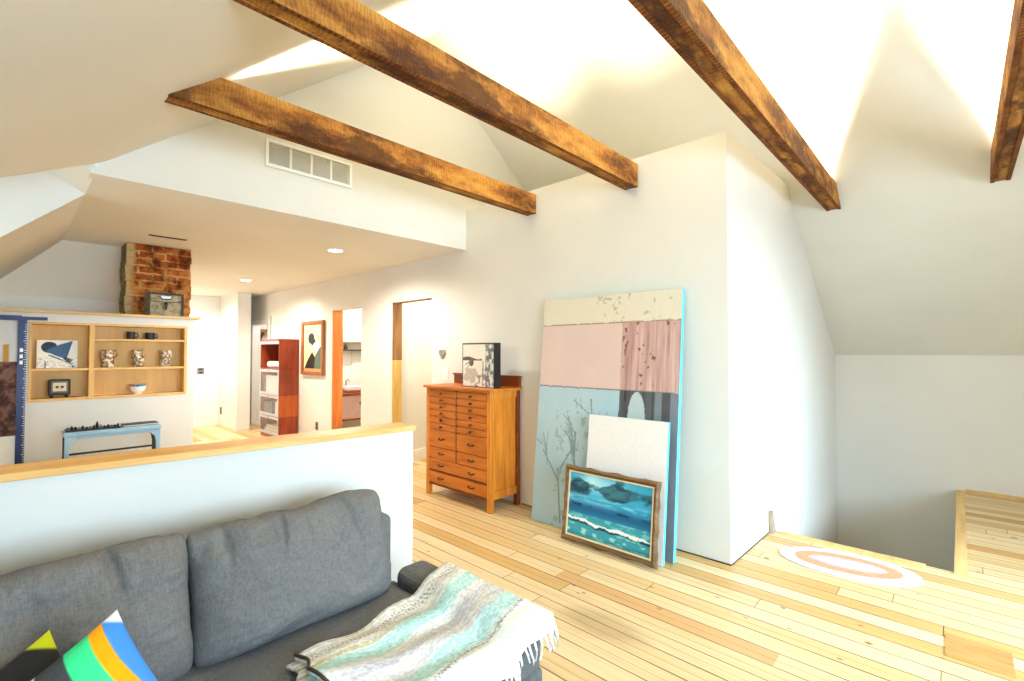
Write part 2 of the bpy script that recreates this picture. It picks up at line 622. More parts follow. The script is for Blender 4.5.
# floor with the stair opening cut in its right side
fl = MB()
fl.box((-1.9, -2.7, -0.2), (4.155, 1.114, 0)).box((4.155, -2.7, -0.2), (6.6, 0.03, 0)).box((-1.9, 1.114, -0.2), (4.06, 10.6, 0)).box((4.06, 1.25, -0.2), (5.6, 10.6, 0))
struct(fl.build('floor', M['floor']))

# wall_a carries the doorways: called wall_right (the long hall wall)
T = 0.13
w = MB()
D2 = (4.328, 5.120, 2.012)
D1 = (5.885, 6.71, 2.012)
D0 = (9.30, 10.04, 1.945)
zt = 2.885
w.box((XA, 1.234, 0), (XA + T, D2[0], 2.468)).box((XA, 1.234, 2.468), (XA + T, 3.748, zt))
w.box((XA, D2[0], D2[2]), (XA + T, D2[1], 2.468)).box((XA, D2[1], 0), (XA + T, D1[0], 2.468))
w.box((XA, D1[0], D1[2]), (XA + T, D1[1], 2.468)).box((XA, D1[1], 0), (XA + T, D0[0], 2.468))
w.box((XA, D0[0], D0[2]), (XA + T, D0[1], 2.468)).box((XA, D0[1], 0), (XA + T, 10.42, 2.468))
struct(w.build('wall_hall', M['wall']))

# face beside the stair, with its flat top behind the beams
a = -0.0172
w = MB()
yc = lambda x: 1.114 + (x - XA) * a
pts = [(XA, 0), (4.062, 0), (4.062, -2.7), (6.62, -2.7), (6.62, zR(6.62)), (4.765, zt), (XA, zt)]
w.prism([(x, yc(x), z) for x, z in pts], (0, 0.12, 0))
struct(w.build('wall_stair_side', M['wall']))
w = MB().box((XA + T, 1.235, zt - 0.03), (5.2, 3.745, zt - 0.001))
struct(w.build('ceiling_ledge', M['ceil']))
struct(MB().box((6.6, -2.8, -2.7), (6.72, 1.25, 1.40)).build('wall_stair_end', M['wall']))
struct(MB().box((4.04, 0.03, -2.7), (4.155, 1.05, -0.2)).build('wall_stair_head', M['wall']))
struct(MB().box((4.04, -0.06, -2.7), (6.6, 0.03, -0.2)).build('wall_stair_near', M['wall']))
st = MB()
for k in range(11):
    st.box((4.16 + 0.225 * k, 0.03, -2.7), (4.16 + 0.225 * (k + 1), 1.05, -0.40 - 0.2 * k))
struct(st.build('trim_stair_flight', M['trim_wood']))

# roof slopes, real thickness above them
w = MB().prism([(RX, -2.8, RZ), (6.75, -2.8, zR(6.75)), (6.75, -2.8, zR(6.75) + 0.15), (RX, -2.8, RZ + 0.15)], (0, 6.6, 0))
struct(w.build('ceiling_slope_right', M['ceil']))
w = MB()
lo = [(-1.15, -2.8), (RX, -2.8), (RX, 3.76), (0.373, 3.749), (-0.04, 3.265), (-1.15, 2.1)]
w.prism([(x, y, zL(x)) for x, y in lo], (0, 0, 0.05))
struct(w.build('ceiling_slope_left', M['ceil']))
struct(MB().box((-1.25, -2.8, 0), (-1.15, 2.1, 1.36)).build('wall_left', M['wall']))
# gable behind the camera with its wide window
w = MB()
gy = -2.8
wx0, wx1, wz0, wz1 = -0.5, 4.7, 0.45, 2.2
w.prism([(-1.25, gy, 0), (wx0, gy, 0), (wx0, gy, zL(wx0) + .1), (-1.25, gy, zL(-1.25) + .1)], (0, 0.12, 0))
w.prism([(wx1, gy, 0), (6.7, gy, 0), (6.7, gy, zR(6.7) + .1), (wx1, gy, zR(wx1) + .1)], (0, 0.12, 0))
w.prism([(wx0, gy, wz1), (wx1, gy, wz1), (wx1, gy, zR(wx1) + .1), (RX, gy, RZ + .1), (wx0, gy, zL(wx0) + .1)], (0, 0.12, 0))
w.box((wx0, gy, 0), (wx1, gy + 0.12, wz0))
struct(w.build('wall_gable', M['wall']))
w = MB()
for xx in (wx0, 0.87, 2.3, 3.5, wx1 - 0.06):
    w.box((xx, gy + 0.02, wz0), (xx + 0.06, gy + 0.09, wz1))
w.box((wx0, gy + 0.02, wz0), (wx1, gy + 0.09, wz0 + 0.06)).box((wx0, gy + 0.02, wz1 - 0.06), (wx1, gy + 0.09, wz1))
struct(w.build('window_1', M['white']))

# wall above the edge of the hall ceiling
w = MB()
YE = 3.749
w.prism([(0.318, YE, 2.468), (XA, YE, 2.468), (XA, YE, zt), (4.765, YE, zt), (RX, YE, RZ), (0.373, YE, zL(0.373) + 0.01)], (0, 0.12, 0))
struct(w.build('wall_over_hall', M['wall']))

# hall: flat ceiling, dormer, slope with hip at the far end
XC = 0.34
zH = 2.468
w = MB()
w.box((XC, YE + 0.12, zH), (XA + T, 6.2, zH + 0.08)).box((1.3, 6.2, zH), (XA + T, 10.5, zH + 0.08))
w.prism([(XC - .05, 2.15, zH + .031), (-1.75, 2.15, zH + 1.28), (-1.75, 2.15, zH + 1.36), (XC - .05, 2.15, zH + 0.09)], (0, 1.598, 0)).prism([(XC, 3.75, zH), (-1.75, 3.75, zH + 1.28), (-1.75, 3.75, zH + 1.36), (XC, 3.75, zH + 0.06)], (0, 0.56, 0))
struct(w.build('ceiling_hall', M['ceil']))
w = MB()
kz = 0.94
hx = -1.3
w.prism([(XC, 4.30, zH), (XC, 6.2, zH), (XC - 0.62, 6.86, zH - 0.58), (hx, 6.86, zH - kz * (XC - hx)), (hx, 4.30, zH - kz * (XC - hx))], (-0.04, 0, 0.05))
struct(w.build('ceiling_hall_slope', M['ceil']))
w = MB()
w.prism([(XC, 6.2, zH), (1.34, 6.2, zH), (1.34, 6.84, zH - 0.50), (XC - 0.60, 6.84, zH - 0.50)], (0, 0.02, 0.05))
struct(w.build('ceiling_hip', M['ceil']))
struct(MB().box((-1.4, 6.84, 0), (1.34, 6.92, zH - 0.49)).build('wall_hip_end', M['wall']))
struct(MB().box((1.30, 6.3, 0), (1.38, 10.42, zH)).build('wall_behind_chimney', M['wall']))
w = MB()
w.prism([(XC, 4.289, zH), (-1.7, 4.289, zH + 1.25), (-1.7, 4.289, 0.6), (XC - 1.6, 4.289, zH - kz * 1.6)], (0, 0.03, 0))
struct(w.build('wall_dormer_cheek', M['wall']))
struct(MB().box((-1.8, 2.1, 0), (-1.7, 4.3, zH + 1.3)).build('wall_dormer', M['wall']))
struct(MB().box((-1.7, 2.05, 0), (-1.15, 2.15, zH + 1.0)).build('wall_dormer_near', M['wall']))
struct(MB().box((-1.4, 4.289, 0), (-1.3, 6.9, 1.2)).build('wall_hall_left', M['wall']))
struct(MB().box((1.34, 10.42, 0), (XA + T, 10.54, zH)).build('wall_back', M['wall']))
struct(MB().box((2.80, 9.36, 0), (3.02, 10.42, zH)).build('wall_closet_corner', M['wall']))
# rooms off the hall
w = MB()
w.box((XA + T, 5.12, 0), (5.4, 5.22, 2.4)).box((5.3, 3.9, 0), (5.4, 5.12, 2.4)).box((XA + T, 3.8, 0), (5.4, 3.9, 2.4)).box((XA + T, 3.8, 2.4), (5.4, 5.22, 2.46))
struct(w.build('wall_closet', M['wall']))
w = MB()
w.box((XA + T, 7.35, 0), (5.4, 7.45, 2.4)).box((5.3, 5.4, 0), (5.4, 7.35, 2.4)).box((XA + T, 5.3, 0), (5.4, 5.4, 2.4)).box((XA + T, 5.3, 2.4), (5.4, 7.45, 2.46))
struct(w.build('wall_bathroom', M['wall']))
w = MB()
w.box((XA + T, 10.42, 0), (5.4, 10.5, 2.4)).box((5.3, 8.9, 0), (5.4, 10.42, 2.4)).box((XA + T, 8.8, 0), (5.4, 8.9, 2.4)).box((XA + T, 8.8, 2.4), (5.4, 10.5, 2.46))
struct(w.build('wall_far_room', M['wall']))
struct(MB().box((XA + T, 5.105, 0), (5.3, 5.12, 0.15)).build('baseboard_closet', M['white']))

# exposed door jambs
struct(MB().box((XA - 0.003, 5.092, 1.30), (XA + T - 0.015, 5.125, 2.018)).build('trim_1', M['stud_d']))
struct(MB().box((XA - 0.003, 5.092, 0), (XA + T - 0.015, 5.125, 1.297)).build('trim_2', M['stud_y']))
struct(MB().box((XA - 0.004, 6.682, 0), (XA + 0.145, 6.715, 2.014)).build('trim_3', M['stud']))
struct(MB().box((XA - 0.003, D2[0], 2.002), (XA + 0.06, 5.12, 2.014)).build('trim_4', M['stud_d']))
w = MB().box((XA - 0.012, D0[1] - 0.02, 0), (XA + T, D0[1] + 0.06, 1.99)).box((XA - 0.012, D0[0] - 0.02, D0[2] - 0.02), (XA + T, D0[1], D0[2] + 0.06))
struct(w.build('trim_5', M['white']))
struct(MB().box((XA - 0.006, 9.095, 1.58), (XA + 0.001, 9.125, 2.06)).build('trim_6', M['grey']))
struct(MB().box((4.12, -0.012, -0.22), (6.598, 0.05, 0.012)).build('trim_7', M['trim_wood'], bevel=0.003))
struct(MB().box((4.085, 0.185, -0.03), (4.172, 1.03, 0.006)).build('trim_8', M['trim_wood'], bevel=0.004))
struct(MB().box((6.585, -2.6, 0), (6.6, -0.015, 0.03)).build('baseboard_stair_end', M['trim_wood']))
w = MB()
w.prism([(XA - 0.002, 1.112, 0), (4.058, yc(4.058) - 0.003, 0), (4.058, yc(4.058), 0), (XA, 1.115, 0)], (0, 0, 0.008))
w.box((XA - 0.003, 1.114, 0), (XA, 2.96, 0.009))
struct(w.build('base_gap_strip', M['dark']))  # dark strips standing in for the shade of the gap under the walls
struct(MB().box((2.99, -0.153, 0), (3.222, 0.073, 0.004)).build('trim_9', wood('patch_board', rgb(150, 108, 58), rgb(182, 138, 82), rgb(200, 158, 102), 'y', 4, 0.5)))

# ------------------------------------------------------------------ ceiling beams
def beam(x1, y, left_cut, right_cut, label):
    t = thing('ceiling_beam', label, 'beam', (0, y, 0), group=None)
    z0, z1, wd = 2.657, 2.835, 0.108

    def prof(za, zb):
        xa = (za - 2.641) / 0.79 + 0.494
        xb = (zb - 2.641) / 0.79 + 0.494
        if right_cut:
            ra = 5.05 - (za - 2.660) / 0.832 + 0.01
            rb = 5.05 - (zb - 2.660) / 0.832 + 0.01
        else:
            ra = rb = x1
        return [(xa, 0, za), (ra, 0, za), (rb, 0, zb), (xb, 0, zb)]
    for k in (0, 1):
        off = k * (wd - 0.026)
        o = MB().prism([(p[0], off, p[2]) for p in prof(z0, z1)], (0, 0.026, 0)).build('side_board', M['beam'], t, bevel=0.003)
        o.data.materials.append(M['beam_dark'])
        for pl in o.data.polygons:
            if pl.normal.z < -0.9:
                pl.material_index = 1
    MB().prism([(p[0], 0.028, p[2]) for p in prof(z0 + 0.004, z1 - 0.032)], (0, wd - 0.056, 0)).build('bottom_board', M['beam'], t)
    xr = x1 if not right_cut else 4.85
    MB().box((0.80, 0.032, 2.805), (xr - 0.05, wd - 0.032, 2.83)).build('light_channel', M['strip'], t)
    return t


beam(XA, 2.783, 1, 0, 'rough-sawn brown ceiling beam farthest back, below the white wall grille')
beam(XA, 1.765, 1, 0, 'rough-sawn brown ceiling beam ending in the wall above the leaning paintings')
beam(XA, 0.737, 1, 1, 'rough-sawn brown ceiling beam ending on the sloped ceiling above the stair opening')
beam(XA, -0.293, 1, 1, 'rough-sawn brown ceiling beam at the right edge of the photo')

# ------------------------------------------------------------------ half wall behind the sofa
w = MB()
w.prism([(-1.1, 2.382, 0), (1.525, 2.180, 0), (1.537, 2.325, 0), (-1.1, 2.527, 0)], (0, 0, 0.975))
struct(w.build('wall_half', M['wall']))
w = MB()
w.prism([(-1.1, 2.360, 0.975), (1.53, 2.157, 0.975), (1.545, 2.330, 0.975), (-1.1, 2.545, 0.975)], (0, 0, 0.027))
struct(w.build('trim_half_wall_cap', M['cap'], bevel=0.003))

# ------------------------------------------------------------------ shelf partition with cap, in the hall
w = MB()
nx0, nx1, nz0, nz1 = 0.118, 1.222, 0.985, 1.655
w.box((-1.2, 5.6, 0), (nx0, 5.80, 1.728)).box((nx1, 5.6, 0), (1.285, 5.80, 1.728)).box((nx0, 5.6, 0), (nx1, 5.80, nz0)).box((nx0, 5.6, nz1), (nx1, 5.80, 1.728)).box((nx0, 5.78, nz0), (nx1, 5.80, nz1))
struct(w.build('wall_shelf_partition', M['wall']))
struct(MB().box((-1.2, 5.58, 1.728), (1.335, 5.83, 1.752)).build('trim_partition_cap', M['trim_wood'], bevel=0.003))

sh = thing('wall_shelf', 'built-in pine shelf niche in the white partition behind the half wall', 'shelf', (0, 5.6, 0))
f = MB()
f.box((nx0, -0.006, nz0), (nx1, 0.175, nz0 + 0.022)).box((nx0, -0.006, nz1 - 0.02), (nx1, 0.175, nz1)).box((nx0, -0.006, nz0 + 0.022), (nx0 + 0.018, 0.175, nz1 - 0.02)).box((nx1 - 0.022, -0.006, nz0 + 0.022), (nx1, 0.175, nz1 - 0.02))
f.build('frame', M['ply'], sh)
MB().box((nx0 + 0.018, 0.155, nz0 + 0.022), (nx1 - 0.022, 0.174, nz1 - 0.02)).build('back_panel', M['ply'], sh)
MB().box((0.494, -0.004, nz0 + 0.022), (0.528, 0.155, nz1 - 0.02)).build('divider', M['ply'], sh)
MB().box((nx0 + 0.018, -0.002, 1.240), (0.494, 0.155, 1.262)).build('shelf', M['ply'], sh)
MB().box((0.528, -0.002, 1.240), (nx1 - 0.022, 0.155, 1.260)).build('shelf', M['ply'], sh)
MB().box((0.528, -0.002, 1.502), (nx1 - 0.022, 0.155, 1.520)).build('shelf', M['ply'], sh)

# picture with the blue winged shape
def seg_d(px, py, ax, ay, bx, by):
    dx, dy = bx - ax, by - ay
    tt = np.clip(((px - ax) * dx + (py - ay) * dy) / (dx * dx + dy * dy), 0, 1)
    return np.hypot(px - ax - tt * dx, py - ay - tt * dy)


def in_poly(px, py, pts):
    r = np.zeros(px.shape, bool)
    n = len(pts)
    for i in range(n):
        x0, y0 = pts[i]
        x1, y1 = pts[(i + 1) % n]
        if y0 == y1:
            continue
        c = ((y0 > py) != (y1 > py)) & (px < (x1 - x0) * (py - y0) / (y1 - y0) + x0)
        r ^= c
    return r


def whale(u, v):
    c = np.ones(u.shape + (3,)) * np.array((236, 232, 218.))
    c = blendc(c, ((u - 0.30) / 0.20) ** 2 + ((v - 0.74) / 0.20) ** 2 < 1, (34, 44, 58))
    c = blendc(c, in_poly(u, v, [(0.2, 0.62), (0.55, 0.84), (0.88, 0.98), (0.72, 0.30), (0.42, 0.46)]), (52, 92, 130))
    c = blendc(c, in_poly(u, v, [(0.66, 0.40), (0.90, 0.30), (0.80, 0.18), (0.62, 0.26)]), (30, 38, 50))
    c = blendc(c, seg_d(u, v, .30, .46, .86, .14) < 0.022, (60, 70, 84))
    c = blendc(c, (seg_d(u, v, .2, .0, .2, .22) < 0.02) | (np.hypot(u - .88, v - .05) < .035), (50, 56, 66))
    c = blendc(c, (fbm(u * 30, v * 30, 3) > 0.62) & (v < 0.4), (190, 186, 176))
    return c


p = thing('small_painting', 'white picture of a blue winged shape on the middle shelf of the niche', 'painting', (0.295, 5.655, 1.263), (radians(-8), 0, 0))
MB().box((-0.128, 0.001, 0), (0.128, 0.02, 0.243)).build('panel', M['paper'], p)
sheet('painted_face', 90, 86, lambda u, v: (-0.128 + 0.256 * u, 0 * u - 0.0005, 0.243 * v), whale, M['gloss_art'], p)

# small black box with two dots
p = thing('coin_box', 'small black box with cream face and two dark dots on the lower shelf', 'box', (0.31, 5.66, 1.0075))
MB().box((-0.07, -0.035, 0.022), (0.07, 0.04, 0.158)).build('case', M['dark'], p, bevel=0.008)
MB().box((-0.052, -0.039, 0.045), (0.052, -0.034, 0.142)).build('bezel', M['grey'], p, bevel=0.002)
MB().box((-0.042, -0.043, 0.058), (0.042, -0.038, 0.13)).build('face', M['cream'], p, bevel=0.002)
for s in (-1, 1):
    MB().lathe([(0.011, -0.048), (0.011, -0.042)], (s * 0.016, 0, 0.094), 14, 'y').build('dot', M['black'], p)
    for yy in (-0.02, 0.025):
        MB().lathe([(0.010, 0), (0.014, 0.024)], (s * 0.048, yy, 0), 10).build('foot', M['black'], p)


def mug(x, z, r, h, mat, mat2, label, cat='mug', name='mug', loc_y=5.665, hs=1, group=None, rim=True):
    p = thing(name, label, cat, (x, loc_y, z), group=group)
    pr = [(r * 0.86, 0), (r, h * 0.08), (r, h * 0.96), (r * 0.98, h), (r * 0.88, h), (r * 0.86, h * 0.12)]
    MB().lathe(pr, seg=22).build('body', mat, p, smooth=False)
    pts = [(hs * (r - 0.004), 0, h * 0.82), (hs * (r + h * .22), 0, h * 0.80), (hs * (r + h * .30), 0, h * 0.5), (hs * (r + h * .20), 0, h * 0.25), (hs * (r - 0.004), 0, h * 0.2)]
    MB().tube(pts, 0.0055, 8).build('handle', mat2, p, smooth=True)
    return p


mug(0.79, 1.5205, 0.033, 0.072, M['dark'], M['dark'], 'small brown mug on the narrow top shelf of the niche', hs=1)
mug(0.935, 1.5205, 0.038, 0.066, M['black'], M['blue'], 'dark navy mug with a handle on the narrow top shelf', hs=1)
for i, (x, lab) in enumerate(((0.625, 'brown and white patterned jar nearest the shelf divider'), (0.845, 'patterned jar in the middle of three, standing above the white bowl'), (1.065, 'patterned jar nearest the right side of the niche'))):
    p = thing('patterned_jar', lab, 'jar', (x, 5.665, 1.2605), (0, 0, i * 1.1), 'patterned jars on the middle shelf')
    r, h = 0.047, 0.158
    MB().lathe([(r * .92, 0), (r, .012), (r * 1.02, h * .5), (r * .96, h * .86), (r * .9, h), (r * .78, h), (r * .8, .02)], seg=24).build('body', M['marble'], p)
    MB().tube([(0.038, -.014, h * .92), (0.062, -.014, h * 1.02), (0.068, -.014, h * .75), (0.05, -.014, h * .55), (.044, -.014, h * .5)], 0.006, 8).build('handle', M['marble'], p, smooth=True)
p = thing('bowl', 'white bowl with a blue and red rim on the bottom shelf', 'bowl', (0.848, 5.66, 1.0075))
prof = [(0.028, 0), (0.030, 0.008), (0.052, 0.030), (0.064, 0.062), (0.067, 0.084)]
inner = [(0.063, 0.084), (0.058, 0.062), (0.046, 0.034), (0.020, 0.016)]
MB().lathe(prof + inner, seg=28).build('body', M['ceramic'], p)
t = NT('rim_glaze', 0.3, 0.4)
f_ = t.noise(t.coord(), 30, 1)
t.color(t.ramp(f_, [(0.40, rgb(40, 110, 150)), (0.52, rgb(120, 190, 200)), (0.60, rgb(190, 60, 50))]))
MB().lathe([(0.0655, 0.070), (0.0690, 0.088), (0.0640, 0.088), (0.0600, 0.070)], seg=28).build('rim', t.m, p)

# chimney and trunk
ch = MB()
random.seed(3)
segs = 33
hh = zH / segs
for k in range(segs):
    j = lambda: random.uniform(-0.006, 0.006)
    ch.box((0.762 + j(), 5.852 + j() * .5, k * hh), (1.302 + j(), 6.15, (k + 1) * hh - 0.0005))
tag(ch.build('brick_chimney', M['brick'], bevel=0.006, seg=1), 'old red brick chimney rising to the hall ceiling behind the shelf partition', 'chimney')
p = thing('trunk', 'small weathered trunk standing on the partition cap against the brick chimney', 'trunk', (1.05, 5.725, 1.7525))
MB().box((-0.14, -0.095, 0), (0.14, 0.095, 0.135)).build('body', M['trunk'], p, bevel=0.008)
lidm = MB()
lidm.prism([(-0.143, -0.098, 0.137), (-0.143, -0.098, 0.205), (-0.143, -0.075, 0.226), (-0.143, 0.075, 0.226), (-0.143, 0.098, 0.205), (-0.143, 0.098, 0.137)], (0.286, 0, 0))
lidm.build('lid', M['trunk'], p, bevel=0.006)
b_ = MB()
for xx in (-0.146, 0.124):
    b_.box((xx, -0.101, 0), (xx + 0.022, -0.094, 0.205))
b_.box((-0.146, -0.101, 0.205), (0.146, -0.094, 0.222)).build('edge_binding', M['dark'], p)
MB().box((-0.052, -0.106, 0.165), (0.052, -0.098, 0.195)).build('handle_plate', M['metal'], p, bevel=0.004)
MB().tube([(-0.05, -0.105, 0.19), (-0.035, -0.118, 0.162), (0.035, -0.118, 0.162), (0.05, -0.105, 0.19)], 0.005, 8).build('handle', M['black'], p, smooth=True)
MB().lathe([(0.018, -0.106), (0.013, -0.112), (0.006, -0.116)], (0, 0, 0.115), 14, 'y').box((-0.009, -0.108, 0.06), (0.009, -0.097, 0.13)).build('latch', M['black'], p)

# panel and T-square at the left
def panelart(u, v):
    c = np.ones(u.shape + (3,)) * np.array((214, 212, 208.))
    z = v * 1.66
    c = blendc(c, z < 0.73, (240, 240, 238))
    n = fbm(u * 14, v * 40, 5)
    m = (z > 0.73) & (z < 1.318)
    c = blendc(c, m, (92, 60, 50))
    c = blendc(c, m & (n > 0.52), (122, 88, 74))
    c = blendc(c, m & (n < 0.38), (62, 38, 32))
    c = blendc(c, (u > 0.81) & (u < .88) & (z > 1.318) & (z < 1.46), (196, 146, 70))
    return c


p = thing('tall_panel', 'tall white panel with a rough brown square, leaning behind the blue T-square', 'panel', (0.07, 5.49, 0.003), (radians(-2.5), 0, 0))
MB().box((-0.5, 0.001, 0), (0.0, 0.025, 1.66)).build('board', M['paper'], p)
sheet('painted_face', 60, 180, lambda u, v: (-0.5 + 0.5 * u, 0 * u - 0.0005, 1.66 * v), panelart, M['art'], p)
p = thing('t_square', 'blue metal T-square leaning upright beside the shelf niche', 'T-square', (0.078, 5.462, 0.002), (radians(-2.2), 0, 0))
MB().box((-0.026, 0, 0), (0.026, 0.004, 1.665)).build('blade', M['blue'], p)
MB().box((-0.5, -0.009, 1.655), (-0.002, 0.003, 1.695)).box((-0.002, -0.009, 1.662), (0.145, 0.003, 1.688)).build('head', M['blue'], p)
tk = MB()
for k in range(60):
    z_ = 0.5 + k * 0.019
    L_ = 0.016 if k % 4 == 0 else 0.009
    tk.box((0.024 - L_, -0.0012, z_), (0.025, 0.0002, z_ + 0.004))
for k in range(3):
    tk.box((-0.012, -0.0012, 1.40 - k * 0.05), (0.006, 0.0002, 1.43 - k * 0.05))
tk.build('scale_marks', M['white'], p)

# bench with its load
p = thing('console_bench', 'pale blue bench with curved corner brackets in front of the shelf partition', 'bench', (0.645, 5.39, 0))
bt = 0.742
MB().box((-0.325, -0.105, bt - 0.035), (0.325, 0.105, bt)).build('bench_top', M['ltblue'], p, bevel=0.006)
MB().box((-0.30, -0.095, bt - 0.058), (0.30, -0.082, bt - 0.035)).box((-0.30, 0.082, bt - 0.058), (0.30, 0.095, bt - 0.035)).build('apron', M['ltblue'], p)
for sx in (-1, 1):
    for sy in (-1, 1):
        pts = [(sx * 0.318, 0, 0), (sx * 0.292, 0, 0), (sx * 0.288, 0, bt - 0.15), (sx * 0.278, 0, bt - 0.095), (sx * 0.245, 0, bt - 0.062), (sx * 0.245, 0, bt - 0.036), (sx * 0.318, 0, bt - 0.036)]
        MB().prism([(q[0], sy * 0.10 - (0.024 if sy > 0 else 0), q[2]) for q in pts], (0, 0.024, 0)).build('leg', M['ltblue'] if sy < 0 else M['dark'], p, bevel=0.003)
MB().box((-0.29, 0.060, 0.53), (0.29, 0.075, 0.545)).build('floor_shadow_bar', M['dark'], p)  # dark bar standing in for the floor's shadow line below the bench
p = thing('oddments_tray', 'black tray of small jagged oddments on the left half of the blue bench', 'tray', (0.515, 5.385, bt + 0.0005))
MB().box((-0.18, -0.075, 0), (0.17, 0.075, 0.012)).build('tray', M['black'], p, bevel=0.003)
random.seed(11)
for k in range(15):
    x = -0.165 + k * 0.023
    h_ = random.uniform(0.018, 0.034) + (0.02 if k == 8 else 0)
    MB().lathe([(0.008, 0.012), (0.012, 0.012 + h_ * 0.5), (0.004, 0.012 + h_)], (x, random.uniform(-0.05, -0.01), 0), 7).build('oddment', M['black'] if k % 3 else M['grey'], p)
p = thing('folder', 'flat dark folder lying on the right half of the blue bench', 'folder', (0.83, 5.40, bt + 0.0005))
MB().box((-0.12, -0.06, 0.003), (0.12, 0.07, 0.014)).build('pages', M['paper'], p)
MB().box((-0.125, -0.065, 0.0), (0.125, 0.075, 0.003)).box((-0.125, -0.065, 0.014), (0.125, 0.075, 0.019)).box((-0.125, 0.07, 0), (0.125, 0.075, 0.019)).build('cover', M['dark'], p)

# ------------------------------------------------------------------ vents, lights, switches
p = thing('wall_grille', 'white return-air grille high on the wall above the hall opening', 'vent', (1.635, YE, 2.895))
fw, fh = 0.345, 0.104
fr = MB()
fr.box((-fw, -0.018, -fh), (fw, 0, -fh + 0.022)).box((-fw, -0.018, fh - 0.022), (fw, 0, fh)).box((-fw, -0.018, -fh + .022), (-fw + 0.022, 0, fh - .022)).box((fw - 0.022, -0.018, -fh + .022), (fw, 0, fh - .022))
for k in (1, 2, 3):
    xx = -fw + 0.022 + (2 * fw - 0.044) * k / 4
    fr.box((xx - 0.009, -0.016, -fh + .022), (xx + 0.009, 0, fh - .022))
fr.build('frame', M['white'], p, bevel=0.002)
for k in range(4):
    x0 = -fw + 0.022 + (2 * fw - 0.044) * k / 4 + 0.008
    x1 = x0 + (2 * fw - 0.044) / 4 - 0.016
    lv = MB()
    for q in range(9):
        z0 = -fh + 0.024 + q * 0.0178
        lv.prism([(x0, -0.011, z0), (x0, -0.004, z0 + 0.015), (x0, -0.002, z0 + 0.015), (x0, -0.009, z0)], (x1 - x0, 0, 0))
    lv.box((x0, -0.0025, -fh + .022), (x1, -0.001, fh - .022))
    lv.build('louvre', M['gauze'], p)
p = thing('slot_vent', 'narrow dark slot vent in the hall ceiling above the brick chimney', 'vent', (1.005, 5.345, zH))
MB().box((-0.145, -0.018, -0.006), (0.145, 0.018, 0)).build('frame', M['dark'], p)
MB().box((-0.135, -0.010, -0.008), (0.135, 0.010, -0.0055)).build('slot', M['black'], p)
for (lx, ly, lab) in ((2.33, 4.74, 'lit round recessed ceiling light nearer the beams'), (2.40, 7.68, 'lit round recessed ceiling light farther down the hall')):
    p = thing('recessed_light', lab, 'ceiling light', (lx, ly, zH), group='recessed lights in the hall ceiling')
    MB().lathe([(0.085, 0), (0.085, -0.006), (0.07, -0.010), (0.066, -0.004)], seg=28).build('trim_ring', M['white'], p)
    MB().lathe([(0.066, -0.001), (0.064, -0.006), (0.0, -0.0065)][:2] + [(0.01, -0.0065)], seg=28).build('lens', M['lens'], p)


def plate(loc, axis, wd, hg, label, cat, kind='switch', mat='white'):
    p = thing('light_switch' if kind == 'switch' else 'wall_outlet', label, cat, loc)
    if axis == 'x':
        MB().box((-0.006, -wd / 2, -hg / 2), (0, wd / 2, hg / 2)).build('plate', M[mat], p, bevel=0.002)
        if kind == 'switch':
            MB().box((-0.010, -wd * .22, -hg * .28), (-0.005, wd * .22, hg * .28)).build('rocker', M['white'], p, bevel=0.001)
        else:
            for s in (-1, 1):
                MB().box((-0.009, -wd * .26, s * hg * .22 - hg * .13), (-0.005, wd * .26, s * hg * .22 + hg * .13)).build('socket', M['black'], p, bevel=0.001)
    else:
        MB().box((-wd / 2, -0.006, -hg / 2), (wd / 2, 0, hg / 2)).build('plate', M[mat], p, bevel=0.002)
        if kind == 'switch':
            MB().box((-wd * .22, -0.010, -hg * .28), (wd * .22, -0.005, hg * .28)).build('rocker', M['white'], p, bevel=0.001)
        else:
            for s in (-1, 1):
                MB().box((-wd * .26, -0.009, s * hg * .22 - hg * .13), (wd * .26, -0.005, s * hg * .22 + hg * .13)).build('socket', M['black'], p, bevel=0.001)
    return p


plate((XA, 4.08, 1.165), 'x', 0.10, 0.13, 'white switch plate under the heart ornament left of the dresser', 'switch')
plate((3.42, yc(3.42), 1.21), 'y', 0.075, 0.12, 'white switch plate on the bright wall beside the stair', 'switch')
plate((2.50, 10.42, 1.044), 'y', 0.12, 0.13, 'dark outlet at mid height on the far back wall', 'outlet', 'outlet', 'grey')
plate((2.80, 10.24, 0.29), 'x', 0.10, 0.14, 'dark outlet low on the boxed corner at the hall end', 'outlet', 'outlet', 'grey')
plate((XA, 7.20, 0.27), 'x', 0.09, 0.12, 'dark outlet low under the framed portrait', 'outlet', 'outlet', 'grey')
# heart ornament
hb = MB()
pts = []
for k in range(40):
    a_ = 2 * pi * k / 40
    hx_ = 16 * sin(a_) ** 3
    hz_ = 13 * cos(a_) - 5 * cos(2 * a_) - 2 * cos(3 * a_) - cos(4 * a_)
    pts.append((0, hx_ * 0.0031, hz_ * 0.0036))
hb.prism(pts, (-0.02, 0, 0))
o = hb.build('heart_ornament', M['metal'], bevel=0.006)
o.location = (XA, 4.13, 1.385)
tag(o, 'small silvery heart ornament on the wall left of the dresser', 'ornament')

